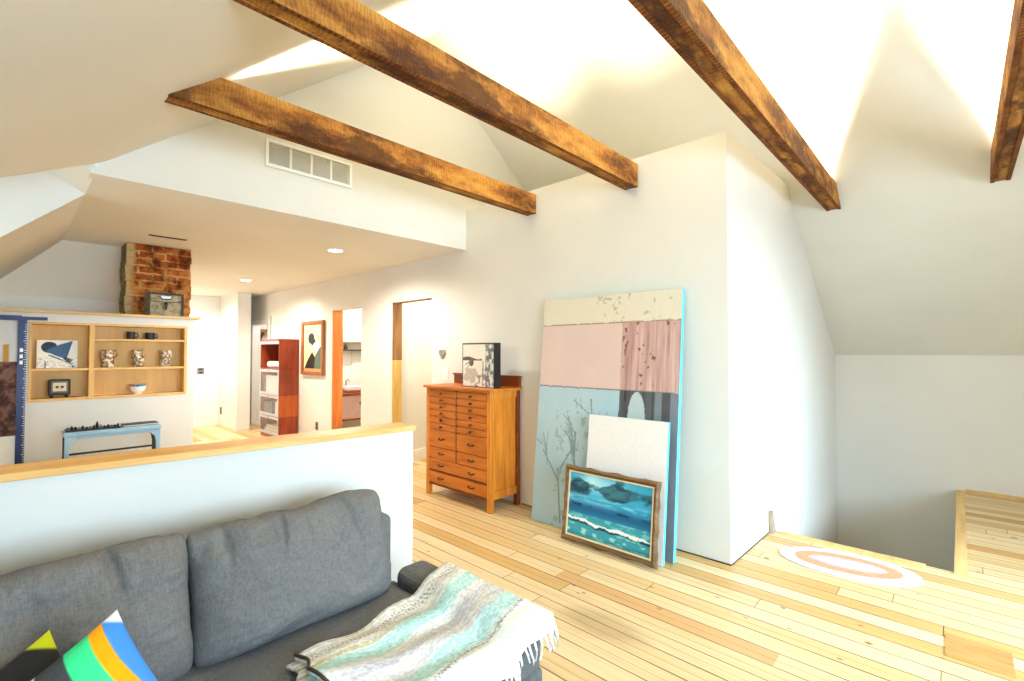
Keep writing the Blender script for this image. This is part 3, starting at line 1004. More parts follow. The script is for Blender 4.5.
# ------------------------------------------------------------------ dresser
d = thing('dresser', 'honey oak dresser of many small drawers against the white wall', 'dresser', (2.875, 3.425, 0))
DW, DD = 0.458, 0.385
c_ = MB()
c_.box((0.012, -DW + 0.02, 0.125), (DD, -DW + 0.032, 1.05)).box((0.012, DW - 0.032, 0.125), (DD, DW - 0.02, 1.05)).box((DD - 0.012, -DW + .032, 0.125), (DD, DW - .032, 1.05)).box((0.012, -DW + .032, 0.11), (DD, DW - .032, 0.125)).box((0.012, -DW + .032, 1.035), (DD - .012, DW - .032, 1.05))
c_.box((0.020, -DW + .032, 0.125), (0.03, DW - .032, 1.035))
c_.build('carcass', M['dress'], d)
for sy in (-1, 1):
    for sx, xx in ((0, 0.0), (1, DD - 0.045)):
        y0 = -DW if sy < 0 else DW - 0.045
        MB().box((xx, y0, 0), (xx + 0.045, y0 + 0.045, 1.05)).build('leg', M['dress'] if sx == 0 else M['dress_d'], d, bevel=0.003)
for sy in (-1, 1):
    y0 = -DW + 0.006 if sy < 0 else DW - 0.03
    for (za, zb) in ((0.11, 0.18), (0.99, 1.05)):
        MB().box((0.045, y0, za), (DD - 0.045, y0 + 0.024, zb)).build('side_rail', M['dress'], d)
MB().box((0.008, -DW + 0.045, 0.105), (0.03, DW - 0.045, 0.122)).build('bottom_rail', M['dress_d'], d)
MB().box((-0.025, -DW - 0.022, 1.05), (DD + 0.005, DW + 0.022, 1.075)).build('dresser_top', M['dress_y'], d, bevel=0.005)
s_ = MB().box((DD - 0.022, -DW - 0.01, 1.075), (DD + 0.002, DW + 0.01, 1.165)).box((DD - 0.032, -DW - 0.022, 1.165), (DD + 0.004, DW + 0.022, 1.18))
s_.build('back_splash', M['dress_d'], d, bevel=0.002)
dr = []
z = 1.032
for k in range(6):
    dr.append((z - 0.062, z - 0.002, 2, 'knob'))
    z -= 0.064
dr += [(z - 0.168, z - 0.002, 2, 'pull')]
z -= 0.170
dr += [(z - 0.110, z - 0.002, 2, 'pull')]
z -= 0.112
dr += [(z - 0.112, z - 0.002, 1, 'pull2')]
z -= 0.124
dr += [(z - 0.112, z - 0.002, 1, 'pull2')]
MB().box((-0.004, -DW + 0.046, z + 0.001), (0.02, DW - 0.046, z + 0.010)).build('divider_strip', M['dress_d'], d)
MB().box((0.004, -0.010, 0.362), (0.02, 0.010, 1.034)).build('centre_stile', M['dress_d'], d)
tones = ['dress_y', 'dress_y', 'dress', 'dress_y']
random.seed(5)
for (za, zb, n, kind) in dr:
    for q in range(n):
        if n == 2:
            y0, y1 = ((-DW + 0.048, -0.011), (0.011, DW - 0.048))[q]
        else:
            y0, y1 = -DW + 0.048, DW - 0.048
        f = MB().box((0.0, y0, za + 0.002), (0.018, y1, zb - 0.002)).build('drawer', M['dress_y'], d, bevel=0.003)
        zc = (za + zb) / 2
        ys = [(y0 + y1) / 2] if kind != 'pull2' else [-0.22, 0.22]
        for yy in ys:
            if kind == 'knob':
                MB().lathe([(0.006, 0.0), (0.006, -0.012), (0.014, -0.016), (0.013, -0.026), (0.004, -0.030)], (0, yy, zc), 14, 'x').build('knob', M['brass'], f, smooth=True)
            else:
                MB().tube([(0.0, yy - 0.034, zc + .004), (-0.018, yy - 0.034, zc), (-0.022, yy, zc - 0.006), (-0.018, yy + 0.034, zc), (0.0, yy + 0.034, zc + .004)], 0.0065, 8).build('pull', M['brass'], f, smooth=True)


def bwart(u, v):
    c = np.ones(u.shape + (3,)) * np.array((226, 222, 210.))
    n = fbm(u * 5, v * 5, 2)
    m = (v < 0.66 + 0.03 * np.sin(u * 9)) & (u < 0.64)
    c = blendc(c, m & (v > 0.60), (84, 80, 74))
    c = blendc(c, np.clip((np.hypot((u - .30) * 1.2, v - .56) < 0.09) * 1.0, 0, 1), (92, 86, 78))
    c = blendc(c, (seg_d(u, v, .1, .5, .34, .62) < 0.012) | (seg_d(u, v, .16, .42, .30, .6) < .010), (110, 104, 96))
    c = blendc(c, (n > 0.60) & (v < 0.42), (186, 180, 168))
    c = blendc(c, (fbm(u * 16, v * 16, 8) > 0.60) & (v < .3) & (u > .3), (140, 136, 128))
    c = blendc(c, (seg_d(u, v, .66, .05, .67, .58) < 0.016), (120, 116, 108))
    r = u > 0.74
    c = blendc(c, r, (176, 180, 176))
    g = fbm(u * 22, v * 12, 6)
    c = blendc(c, r & (g > 0.52), (98, 104, 104))
    c = blendc(c, r & (g < 0.40), (214, 216, 210))
    c = blendc(c, (v > 0.965) | (u < 0.02) | (u > .985) | (v < .015), (60, 58, 56))
    return c


p = thing('small_painting', 'small deep-edged black and white abstract canvas standing on the oak dresser', 'painting', (2.99, 3.255, 1.0755))
MB().box((0.001, -0.215, 0), (0.085, 0.215, 0.41)).build('stretcher_edge', M['black'], p)
sheet('painted_face', 110, 105, lambda u, v: (0 * u - 0.0005, 0.215 - 0.43 * u, 0.41 * v), bwart, M['gloss_art'], p)

# ------------------------------------------------------------------ leaning paintings
BW, BH = 1.235, 1.85


def bigart(u, v):
    x = u + 0.012 * (fbm(u * 6, v * 40, 1) - .5)
    y = v + 0.006 * (fbm(u * 20, v * 3, 2) - .5)
    n = fbm(u * 7, v * 9, 4)
    c = np.ones(u.shape + (3,)) * np.array((166, 194, 206.))
    c = blendc(c, n * 0.6 - .1, (184, 206, 212))
    # pale pink field and its heavily streaked right part
    pk = (y > 0.603) & (y <= 0.880)
    c = blendc(c, pk, (210, 186, 180))
    c = blendc(c, pk * (n - .35), (216, 196, 188))
    st = fbm(u * 90, v * 5, 7)
    rp = pk & (x > 0.628)
    c = blendc(c, rp, (186, 154, 150))
    c = blendc(c, rp * np.clip((st - .5) * 4, 0, 1), (160, 122, 118))
    c = blendc(c, rp * np.clip((.42 - st) * 4, 0, 1), (204, 178, 174))
    sp_ = fbm(u * 26, v * 30, 12)
    c = blendc(c, rp & (sp_ > 0.75), (116, 78, 72))
    # cream top
    cr = y > 0.880
    c = blendc(c, cr, (216, 210, 192))
    c = blendc(c, cr & (fbm(u * 30, v * 60, 9) > 0.70) & (u > .38), (180, 174, 156))
    c = blendc(c, np.abs(y - 0.880) < 0.0025, (150, 130, 110))
    c = blendc(c, np.abs(y - 0.603) < 0.003, (120, 120, 120))
    # dark trunks below the streaked field
    tr = (y < 0.603) & (x > 0.628)
    c = blendc(c, tr, (150, 164, 170))
    hole = ((u - .745) / .055) ** 2 + ((v - .50) / .10) ** 2 < 1
    hole2 = (u > 0.88) & (u < 0.905) & (v > .3)
    tk_ = tr & ~hole & ~hole2 & ~((u > .70) & (u < .79) & (v < .5))
    c = blendc(c, tk_ * 1.0, (84, 88, 92))
    c = blendc(c, tk_ * np.clip((st - .5) * 5, 0, 1), (46, 48, 50))
    c = blendc(c, (tr & hole), (176, 192, 196))
    c = blendc(c, tr & (u > .86), (112, 122, 134))
    c = blendc(c, tr & (u > .90) & (u < .95), (70, 74, 80))
    # twiggy branches at the left
    rng = random.Random(4)
    lines = np.zeros(u.shape, bool)

    def twig(x0, y0, an, ln, dep):
        nonlocal lines
        x1 = x0 + cos(an) * ln
        y1 = y0 + sin(an) * ln * 0.67
        lines |= seg_d(u, v * 1.5, x0, y0 * 1.5, x1, y1 * 1.5) < (0.0022 + 0.0014 * dep)
        if dep:
            for q in range(2):
                twig(x0 + (x1 - x0) * rng.uniform(.4, 1), y0 + (y1 - y0) * rng.uniform(.4, 1), an + rng.uniform(-0.9, 0.9), ln * rng.uniform(.45, .7), dep - 1)
    twig(0.36, 0.16, 1.75, 0.40, 3)
    twig(0.44, 0.10, 1.5, 0.46, 3)
    twig(0.24, 0.02, 1.7, 0.34, 3)
    c = blendc(c, lines & (y < 0.56) & (x < .62), (120, 144, 150))
    c = blendc(c, (fbm(u * 24, v * 30, 21) > .64) & (v < .5) & (u > .16) & (u < .5), (146, 170, 176))
    return c


lean = math.asin((3.228 - 3.04) / BH)
p = thing('large_painting', 'large tall canvas in cream, pink and pale blue leaning against the wall', 'painting', (3.03, 2.015, 0.006), (0, lean, 0))
MB().box((0.001, -BW / 2, 0), (0.042, BW / 2, BH)).build('stretcher_edge', M['cyan'], p, bevel=0.002)
sheet('painted_face', 240, 340, lambda u, v: (0 * u - 0.0008, BW / 2 - BW * u, BH * v), bigart, M['art'], p)

p = thing('blank_canvas', 'blank white canvas with a turquoise edge leaning between the two paintings', 'canvas', (2.945, 1.745, 0.004), (0, radians(6.4), 0))
MB().box((0.001, -0.315, 0), (0.03, 0.315, 0.93)).build('stretcher_edge', M['cyan'], p, bevel=0.002)
sheet('white_face', 12, 12, lambda u, v: (0 * u - 0.0008, 0.315 - 0.63 * u, 0.93 * v), lambda u, v: np.ones(u.shape + (3,)) * np.array((234, 232, 230.)), M['art'], p)


def sea(u, v):
    n = fbm(u * 5, v * 7, 3)
    n2 = fbm(u * 14, v * 22, 5)
    c = np.ones(u.shape + (3,)) * np.array((30, 120, 165.))
    c = blendc(c, np.clip((v - .30) / .35, 0, 1), (46, 158, 200))
    c = blendc(c, np.exp(-((u - .42) / .30) ** 2 - ((v - .88) / .16) ** 2), (150, 220, 236))
    c = blendc(c, np.exp(-((u - .28) / .10) ** 2 - ((v - .90) / .12) ** 2), (190, 236, 242))
    n3 = fbm(u * 9, v * 12, 15)
    cl = np.exp(-((u - .10) / .22) ** 2 - ((v - .80) / .15) ** 2) + np.exp(-((u - .60) / .16) ** 2 - ((v - .80) / .15) ** 2) * 1.25 + np.exp(-((u - .98) / .22) ** 2 - ((v - .78) / .14) ** 2)
    mk = np.clip((cl + (n - .5) * 1.0 + (n3 - .5) * 0.9 - .48) * 4, 0, 1)
    c = blendc(c, mk * .95, (20, 60, 78))
    c = blendc(c, mk * np.clip((n3 - .48) * 5, 0, 1) * .8, (66, 124, 140))
    band = np.exp(-((v - .60) / .06) ** 2) * np.clip((fbm(u * 7, v * 26, 17) - .42) * 5, 0, 1)
    c = blendc(c, band * .85, (150, 212, 236))
    c = blendc(c, np.exp(-((v - .46) / .09) ** 2) * .7, (14, 70, 120))
    c = blendc(c, np.exp(-((v - .50) / .02) ** 2) * np.clip((n2 - .5) * 6, 0, 1), (10, 40, 80))
    sea_ = v < 0.36
    c = blendc(c, sea_, (52, 150, 170))
    c = blendc(c, sea_ & (n2 > .55), (100, 186, 196))
    wl = 0.26 - 0.05 * u + 0.012 * np.sin(u * 9) + 0.06 * (fbm(u * 11, u * 0, 8) - .5)
    c = blendc(c, (np.abs(v - wl + .03) < .022), (16, 60, 84))
    c = blendc(c, (np.abs(v - wl) < .014 + .07 * (n2 - .42)), (230, 240, 240))
    c = blendc(c, (v < .17) & (n2 > .57), (150, 206, 206))
    c = blendc(c, (v < .06) * .5, (32, 110, 120))
    return c


p = thing('framed_seascape', 'framed blue seascape in a scalloped wooden frame on the floor, frontmost of the leaning pictures', 'painting', (2.868, 1.815, 0.012), (0, radians(7.0), 0))
SW, SH = 0.765, 0.545
MB().box((0.004, -SW / 2 + .03, 0.03), (0.018, SW / 2 - .03, SH - .03)).build('backing', M['dark'], p)
sheet('painted_face', 190, 130, lambda u, v: (0 * u + 0.002, (SW / 2 - .05) * (1 - 2 * u), .05 + (SH - .10) * v), sea, M['gloss_art'], p)
N = 60
ring_o = []
per = [(-1, -1, 1, -1), (1, -1, 1, 1), (1, 1, -1, 1), (-1, 1, -1, -1)]
fb = bmesh.new()
loops = []
for inset, xx in ((0.0, 0.016), (0.0, -0.004), (0.018, -0.018), (0.036, -0.010), (0.042, -0.002), (0.042, 0.016)):
    lp = []
    for si, (a0, b0, a1, b1) in enumerate(per):
        for k in range(N):
            q = k / N
            aa = a0 + (a1 - a0) * q
            bb = b0 + (b1 - b0) * q
            wav = 0.009 * abs(sin(3.5 * pi * q)) * (1 if inset == 0 else 0.3 if inset < .02 else 0) * min(1, 8 * q * (1 - q))
            yy = aa * (SW / 2 - inset)
            zz = SH / 2 + bb * (SH / 2 - inset)
            ln = (b0 == b1)
            if ln:
                zz -= b0 * wav
            else:
                yy -= a0 * wav
            lp.append(fb.verts.new((xx, yy, zz)))
    loops.append(lp)
for i in range(len(loops)):
    A, B = loops[i], loops[(i + 1) % len(loops)]
    for k in range(4 * N):
        fb.faces.new((A[k], A[(k + 1) % (4 * N)], B[(k + 1) % (4 * N)], B[k]))
bm_ = MB()
bm_.b.free()
bm_.b = fb
bm_.build('frame', M['frame_old'], p)
g_ = MB()
i0 = 0.040
i1 = 0.050
g_.box((-0.006, -SW / 2 + i0, i0), (0.001, SW / 2 - i0, i1)).box((-0.006, -SW / 2 + i0, SH - i1), (0.001, SW / 2 - i0, SH - i0)).box((-0.006, -SW / 2 + i0, i1), (0.001, -SW / 2 + i1, SH - i1)).box((-0.006, SW / 2 - i1, i1), (0.001, SW / 2 - i0, SH - i1))
g_.build('liner', M['cream'], p)

# ------------------------------------------------------------------ rug and wedge by the stair
def oval(a_, b_, z0, z1, n=72):
    m = MB()
    m.prism([(a_ * cos(2 * pi * k / n), b_ * sin(2 * pi * k / n), z0) for k in range(n)], (0, 0, z1 - z0))
    return m


p = thing('oval_rug', 'small white oval rug with an orange ring at the top of the stair', 'rug', (3.80, 0.565, 0), (0, 0, radians(9)))
rugw = fabric('rug_white', rgb(186, 170, 172), rgb(214, 202, 204), 120, 0.5)
rugo = fabric('rug_orange', rgb(204, 136, 98), rgb(222, 158, 122), 120, 0.5)
rugp = fabric('rug_pink', rgb(170, 148, 152), rgb(204, 186, 188), 90, 0.5)
for (sa, sb, z0, z1, mt, nm) in ((0.225, 0.385, 0.0, 0.008, rugw, 'border'), (0.150, 0.290, 0.0082, 0.0100, rugo, 'orange_ring'), (0.088, 0.215, 0.0102, 0.0116, rugp, 'centre'), (.06, .175, .0118, .0124, rugw, 'centre_stripe')):
    oval(sa, sb, z0, z1).build(nm, mt, p)
o = MB().prism([(4.058, 1.097, 0.0), (4.135, 1.095, 0.0), (4.098, 1.097, 0.10), (4.074, 1.098, 0.175), (4.062, 1.098, 0.178)], (0, -0.03, 0)).build('wood_offcut', wood('grey_offcut', rgb(120, 104, 86), rgb(160, 144, 122), rgb(196, 182, 160), 'z', 5, 0.8), bevel=0.002)
tag(o, 'small pointed grey wood offcut standing at the floor edge by the stair wall', 'offcut')

# ------------------------------------------------------------------ sofa
s = thing('sofa', 'low grey fabric sofa in front of the white half wall', 'sofa', (0, 0, 0))
MB().box((-1.05, 1.14, 0.05), (1.385, 2.14, 0.235)).build('base', M['sofa_dark'], s, bevel=0.02, seg=3)
MB().box((-1.05, 2.055, 0.235), (1.325, 2.165, 0.60)).build('back_frame', M['sofa'], s, bevel=0.035, seg=4)
ar = MB().box((1.200, 1.12, 0.236), (1.365, 1.86, 0.440))
ar.build('arm', M['sofa_dark'], s, bevel=0.045, seg=5)


def pillow_obj(name, w, h, t, mat, parent=None, colfn=None, px=4.0, seed=0, wr=0.012, nu=60, nv=48, pinch=0.05, rnd=0.0, slump=0.0, crease=0.0):
    """a closed stuffed cushion: local x width, local y height, local z thickness"""
    U, V = np.meshgrid(np.linspace(-1, 1, nu), np.linspace(-1, 1, nv))
    prof = (1 - np.abs(U) ** px) ** 0.5 * (1 - np.abs(V) ** px) ** 0.5
    prof = np.clip(prof, 0, 1)
    sx = 1 - pinch * (1 - np.abs(V) ** 2.2) * 0.9
    sy = 1 - pinch * (1 - np.abs(U) ** 2.2) * 0.9
    X = U * w / 2 * sx * (1 - rnd * np.abs(V) ** 9)
    Y = V * h / 2 * sy * (1 - rnd * 1.5 * np.abs(U) ** 9) - slump * (V + 1) / 2 * (fbm(U * 1.7 + seed, U * 0 + 2, seed + 9) - .25)
    vs = []
    fs = []
    cols = []
    for side in (1, -1):
        n = fbm(U * 2.2 + 9 * seed, V * 2.2 + side, seed) - .5
        n2 = fbm(U * 1.2 + V * 1.5 + 3 * seed, V * 5 - U * 2, seed + 5) - .5
        edge = np.clip(np.maximum(np.abs(U), np.abs(V)) ** 3, 0, 1)
        Z = side * (t / 2 * prof + wr * prof ** .5 * (n * 1.6 + n2 * 1.6 * edge))
        top = np.clip((V - 0.1) / .9, 0, 1)
        Z = Z + side * crease * prof ** .5 * top * ((fbm(U * 5.5 + seed * 3, V * 1.1 + U, seed + 2) - .5) * 2.2 - np.exp(-((U - .55 + .12 * V) / .035) ** 2) - np.exp(-((U + .30 - .1 * V) / .03) ** 2) - .7 * np.exp(-((U + .72) / .04) ** 2))
        base = len(vs)
        vs += np.stack([X, Y, Z], -1).reshape(-1, 3).tolist()
        idx = np.arange(nu * nv).reshape(nv, nu) + base
        f = np.stack([idx[:-1, :-1], idx[:-1, 1:], idx[1:, 1:], idx[1:, :-1]], -1).reshape(-1, 4)
        fs += (f if side > 0 else f[:, ::-1]).tolist()
        if colfn:
            cols.append(colfn(U, V).reshape(-1, 3))
    me = bpy.data.meshes.new(name)
    me.from_pydata(vs, [], fs)
    if colfn:
        c = np.clip(np.concatenate(cols) / 255., 0, 1)
        c = np.where(c <= 0.04045, c / 12.92, ((c + 0.055) / 1.055) ** 2.4)
        a = me.color_attributes.new('Col', 'FLOAT_COLOR', 'POINT')
        a.data.foreach_set('color', np.concatenate([c, np.ones((len(c), 1))], 1).astype(np.float32).ravel())
    bm = bmesh.new()
    bm.from_mesh(me)
    bmesh.ops.remove_doubles(bm, verts=bm.verts, dist=0.0006)
    bmesh.ops.recalc_face_normals(bm, faces=bm.faces)
    bm.to_mesh(me)
    bm.free()
    me.materials.append(mat)
    me.polygons.foreach_set('use_smooth', [True] * len(me.polygons))
    o = bpy.data.objects.new(name, me)
    COL.objects.link(o)
    if parent:
        o.parent = parent
    return o


# seat cushions
for (xa, xb) in ((-1.0, 0.10), (0.10, 1.225)):
    o = pillow_obj('seat_cushion', xb - xa + 0.02, 0.94, 0.16, M['sofa_dark'], s, px=14, pinch=0.006, seed=2, wr=0.006)
    o.location = ((xa + xb) / 2, 1.60, 0.305)


def orient(o, c, ex, ey):
    ex = Vector(ex).normalized()
    ey = Vector(ey)
    ey = (ey - ex * ey.dot(ex)).normalized()
    ez = ex.cross(ey)
    m = Matrix((ex, ey, ez)).transposed().to_4x4()
    m.translation = Vector(c)
    o.matrix_world = m


for (xc, wd, lab, sd, rz) in ((0.790, 0.745, 'plump grey back cushion at the right end of the sofa', 4, 0.0), (0.055, 0.76, 'plump grey back cushion behind the colourful throw pillows', 7, 0.0)):
    o = pillow_obj('back_cushion', wd, 0.46, 0.25, M['sofa'], None, px=4.0, pinch=0.03, seed=sd, wr=0.030, nu=130, nv=90, rnd=0.05, slump=0.045, crease=0.034)
    orient(o, (xc, 1.872, 0.585), (1, rz, 0), (0, 0.33, 1))
    tag(o, lab, 'cushion', 'grey back cushions of the sofa')


def stripes(edges, cols, diag=0.0, cut=None):
    def fn(U, V):
        # measured from the right edge (U=+1) to the left
        q = (1 - U) / 2 * 0.44 + diag * (1 - V) + 0.03 * (V ** 2)
        c = np.ones(U.shape + (3,)) * np.array(cols[-1], float)
        for e, k in list(zip(edges, cols))[::-1]:
            c = blendc(c, (e - q) / 0.003 + .5, k)
        if cut:
            c = blendc(c, (cut[0] - (1 - U) - (1 - V)) / 0.03 + .5, cut[1])
        return c
    return fn


d1 = Vector((-0.87, 0, -0.49)).normalized()
d2 = Vector((0.215, -0.65, -0.73)).normalized()
P0 = Vector((0.2205, 1.47, 0.796))
o = pillow_obj('throw_pillow', 0.44, 0.44, 0.15, M['cloth_art'], None, px=2.6, pinch=0.08, seed=3, wr=0.010, nu=240, nv=120,
               colfn=stripes((0.062, 0.090, 0.138, 0.190, 0.27), ((66, 132, 210), (255, 160, 20), (60, 214, 140), (66, 68, 72), (226, 226, 222), (168, 196, 40)), 0.052, (0.16, (245, 245, 245))))
orient(o, P0 + d1 * 0.215 + d2 * 0.215, -d1, -d2)
tag(o, 'throw pillow with blue, orange, green and charcoal stripes, frontmost on the sofa', 'pillow', 'striped throw pillows')
P1 = Vector((0.115, 1.68, 0.709))
o = pillow_obj('throw_pillow', 0.44, 0.44, 0.11, M['cloth_art'], None, px=2.6, pinch=0.08, seed=6, wr=0.010, nu=240, nv=120,
               colfn=stripes((0.13, 0.21, 0.225, 0.33), ((46, 46, 50), (244, 128, 140), (240, 90, 40), (30, 140, 60), (60, 60, 60)), 0.0, (0.24, (206, 214, 40))))
orient(o, P1 + d1 * 0.215 + d2 * 0.215, -d1, -d2)
tag(o, 'throw pillow with yellow tip, black, pink and green bands, half hidden behind the striped one', 'pillow', 'striped throw pillows')

# ------------------------------------------------------------------ throw blanket
def bl_top(x, y):
    r = np.clip((x - 1.13) / 0.10, 0, 1)
    r = r * r * (3 - 2 * r)
    z = 0.405 + 0.062 * r
    z = z + 0.016 * (fbm(x * 3.5, y * 11, 31) - .3) + 0.008 * np.sin(y * 40 + x * 5) * (1 - r)
    left = np.clip((0.86 - x) / 0.22, 0, 1)
    z = z + left * (0.028 + 0.020 * np.sin(y * 27 + 1.0))
    return z


def bl_pos(u, v):
    # u: left..right, v: back..front ; the front end hangs over the sofa edge
    xl = 0.650 + 0.018 * np.sin(v * 17)
    x = xl + (1.378 - xl) * u
    xr = np.clip((u - .965) / .035, 0, 1)
    yb = 1.570 + 0.012 * np.sin(u * 14) + 0.095 * u
    run = v * (0.555 + 0.075 * u)
    yf = 1.085 - 0.012 * np.sin(u * 23)
    flat = yb - yf
    over = np.clip(run - flat, 0, None)
    y = np.where(run < flat, yb - run, yf - np.minimum(over, 0.03) * 0.8 - 0.008 * np.sin(u * 31) * (over > .02))
    z = bl_top(x, np.maximum(y, yf)) - np.clip(over - 0.012, 0, None) * 0.95
    z = z - xr * 0.05
    return x, y, z


def bl_col(u, v):
    c = np.ones(u.shape + (3,)) * np.array((236, 238, 235.))
    vv = v + 0.012 * (fbm(u * 5, v * 2, 2) - .5)
    hz = fbm(u * 70, v * 160, 3)
    zig = np.abs(((u * 46) % 1) - .5)
    def band(a_, b_, col, s_=1.0):
        nonlocal c
        c = blendc(c, ((vv > a_) & (vv < b_)) * s_, col)
    band(0.0, 0.02, (200, 196, 180))
    band(0.03, 0.16, (232, 228, 220))
    c = blendc(c, ((vv > .05) & (vv < .14) & (np.abs((vv - .095) * 9 - zig + .25) < .09)) * .8, (140, 132, 122))
    band(0.17, 0.205, (196, 186, 144), np.clip(1.3 - u * 1.4, 0, 1))
    band(0.215, 0.33, (182, 226, 222))
    band(0.33, 0.40, (226, 226, 222))
    band(0.40, 0.47, (204, 200, 205))
    band(0.47, 0.52, (222, 222, 220))
    band(0.52, 0.58, (206, 206, 208), .8)
    band(0.58, 0.70, (184, 226, 224))
    c = blendc(c, ((vv > .705) & (vv < .745) & (np.abs((vv - .725) * 22 - zig + .25) < .14)) * .9, (120, 120, 120))
    c = blendc(c, ((vv > .80) & (vv < .86) & (np.abs((vv - .83) * 16 - zig + .25) < .10)) * .45, (140, 140, 138))
    c = blendc(c, (hz > .56) * .24 * (vv < .76), (130, 130, 128))
    c = blendc(c, (hz < .40) * .45 * (vv < .76), (248, 248, 246))
    c = blendc(c, (vv > .76) * .75, (246, 246, 244))
    return c


t = NT('woven_throw', 0.95, 0.08)
at_ = t.n('ShaderNodeAttribute')
at_.attribute_name = 'Col'
t.color(at_.outputs['Color'])
t.bump(t.math('ADD', t.noise(t.coord((1, 0.2, 1)), 160, 2), t.noise(t.coord((0.2, 1, 1)), 160, 2)), 0.55, 0.006)
M['throw'] = t.m
bl = thing('throw_blanket', 'aqua, grey and white striped throw with a fringe over the right end of the sofa', 'blanket', (0, 0, 0))
o = sheet('cloth', 150, 130, bl_pos, bl_col, M['throw'], bl)
md = o.modifiers.new('thick', 'SOLIDIFY')
md.thickness = 0.012
md.offset = 1
# the turned-under layers seen at the left end


def fold_pos(dx, dz, dy):
    def fn(u, v):
        x = 0.650 + 0.018 * np.sin(v * 17) - dx + 0.16 * u
        y = 1.565 - 0.45 * v - dy
        z = 0.404 + 0.014 * (fbm(x * 3.5, y * 11, 31) - .3) + 0.0 * u + (1 - dz) * (0.014 + 0.010 * np.sin(y * 27 + 1.0)) * (x < .86)
        return x, y, z
    return fn


o = sheet('fold', 20, 80, fold_pos(0.030, 0.5, 0.0), lambda u, v: bl_col(u * 0 + .05, v * .8), M['throw'], bl)
md = o.modifiers.new('thick', 'SOLIDIFY')
md.thickness = 0.012
md.offset = 1
hem = MB()
pts = []
for k in range(60):
    v_ = np.array([[0.0 + k / 59 * .80]])
    x, y, z = bl_pos(np.array([[0.0]]), v_)
    pts.append((float(x[0, 0]) - .002, float(y[0, 0]), float(z[0, 0]) + .007))
hem.tube(pts, 0.0055, 6).build('edge_binding', M['dark'], bl, smooth=True)
rng = random.Random(9)
for k in range(44):
    uu = 0.03 + 0.96 * k / 43 + rng.uniform(-.006, .006)
    x, y, z = (float(q[0, 0]) for q in bl_pos(np.array([[uu]]), np.array([[1.0]])))
    L_ = rng.uniform(0.05, 0.085)
    sx = rng.uniform(-.5, .5)
    pts = [(x, y, z + .006), (x + sx * .012, y - .008, z - L_ * .35), (x + sx * .03, y - .006 + rng.uniform(-.006, .004), z - L_ * .7), (x + sx * .04 + rng.uniform(-.01, .01), y - .005, z - L_)]
    MB().tube(pts, 0.0046, 6, 0.0028).build('tassel', M['paper'], bl, smooth=True)

# ------------------------------------------------------------------ barrister bookcase
p = thing('barrister_bookcase', 'tall red-brown stacking bookcase with glass fronts at the far end of the hall', 'bookcase', (2.955, 7.865, 0))
BD, BL = 0.31, 0.80
levels = [(0.06, 0.36, 'mahog'), (0.36, 0.70, 'mahog_o'), (0.70, 1.12, 'mahog'), (1.12, 1.58, 'mahog')]
plinth = MB().box((0.01, 0.005, 0), (BD, BL - .005, 0.06)).build('plinth', M['mahog'], p, bevel=0.003)
MB().box((-0.012, -0.008, 1.58), (BD, BL + 0.008, 1.61)).build('bookcase_top', M['mahog'], p, bevel=0.004)
for (z0, z1, mt) in levels:
    c_ = MB()
    c_.box((0.0, 0, z0), (BD, 0.018, z1 - .001)).box((0, BL - 0.018, z0), (BD, BL, z1 - .001)).box((BD - 0.012, .018, z0), (BD, BL - .018, z1 - .001)).box((0.0, .018, z0), (BD - .012, BL - .018, z0 + 0.016))
    f = c_.build('section', M[mt], p, bevel=0.002)
    if z0 < 1.1:
        fr = MB()
        fr.box((-0.008, 0.0, z0 + .005), (0.0, BL, z0 + 0.045)).box((-0.008, 0, z1 - 0.045), (0.0, BL, z1 - .004)).box((-0.008, 0, z0 + .045), (0.0, 0.03, z1 - .045)).box((-0.008, BL - .03, z0 + .045), (0.0, BL, z1 - .045))
        dd = fr.build('door', M['doorframe'], p, bevel=0.001)
        MB().box((-0.005, 0.03, z0 + .045), (-0.002, BL - .03, z1 - .045)).build('pane', M['glass'], dd)
        MB().lathe([(0.008, -0.008), (0.010, -0.02), (0.004, -0.024)], (0, BL / 2, z1 - .024), 10, 'x').build('knob', M['brass'], dd)
    else:
        dd = MB().box((-0.012, 0.0, z1 - .05), (0.0, BL, z1 - .004)).build('raised_door', M['doorframe'], p, bevel=0.001)
o = MB().lathe([(0.055, 0), (0.055, 0.5), (0.012, 0.5)], seg=18, axis='y').build('paper_roll', M['paper'])
o.location = (3.06, 8.02, 1.192)
tag(o, 'white paper roll lying in the open top section of the bookcase', 'roll')
o = MB().box((-0.01, -0.3, 0), (0.01, 0.3, 0.30)).build('white_card', M['paper'])
o.location = (3.02, 8.26, 0.717)
tag(o, 'white card standing behind glass in the bookcase section under the paper roll', 'card')
o = MB().box((0, 0, 0), (0.2, 0.34, 0.21)).build('grey_box', M['grey'], bevel=0.006)
o.location = (3.0, 8.27, 0.377)
tag(o, 'grey box behind glass in the third section of the bookcase', 'box')
o = MB().box((0, 0, 0), (0.2, 0.20, 0.22)).build('white_box', M['paper'], bevel=0.004)
o.location = (3.0, 7.93, 0.377)
tag(o, 'white box beside the grey box in the bookcase', 'box')
for k in range(5):
    o = MB().box((0, 0, 0), (0.22 - .004 * k, 0.62 - .03 * k, 0.022)).build('paper_stack', M['paper'] if k % 2 == 0 else M['gauze'], bevel=0.002)
    o.location = (2.985, 7.94, 0.0775 + k * 0.0235)
    tag(o, ('lowest', 'second lowest', 'middle', 'second highest', 'topmost')[k] + ' paper bundle of the pile in the bottom bookcase section', 'papers', 'paper bundles in the bookcase')

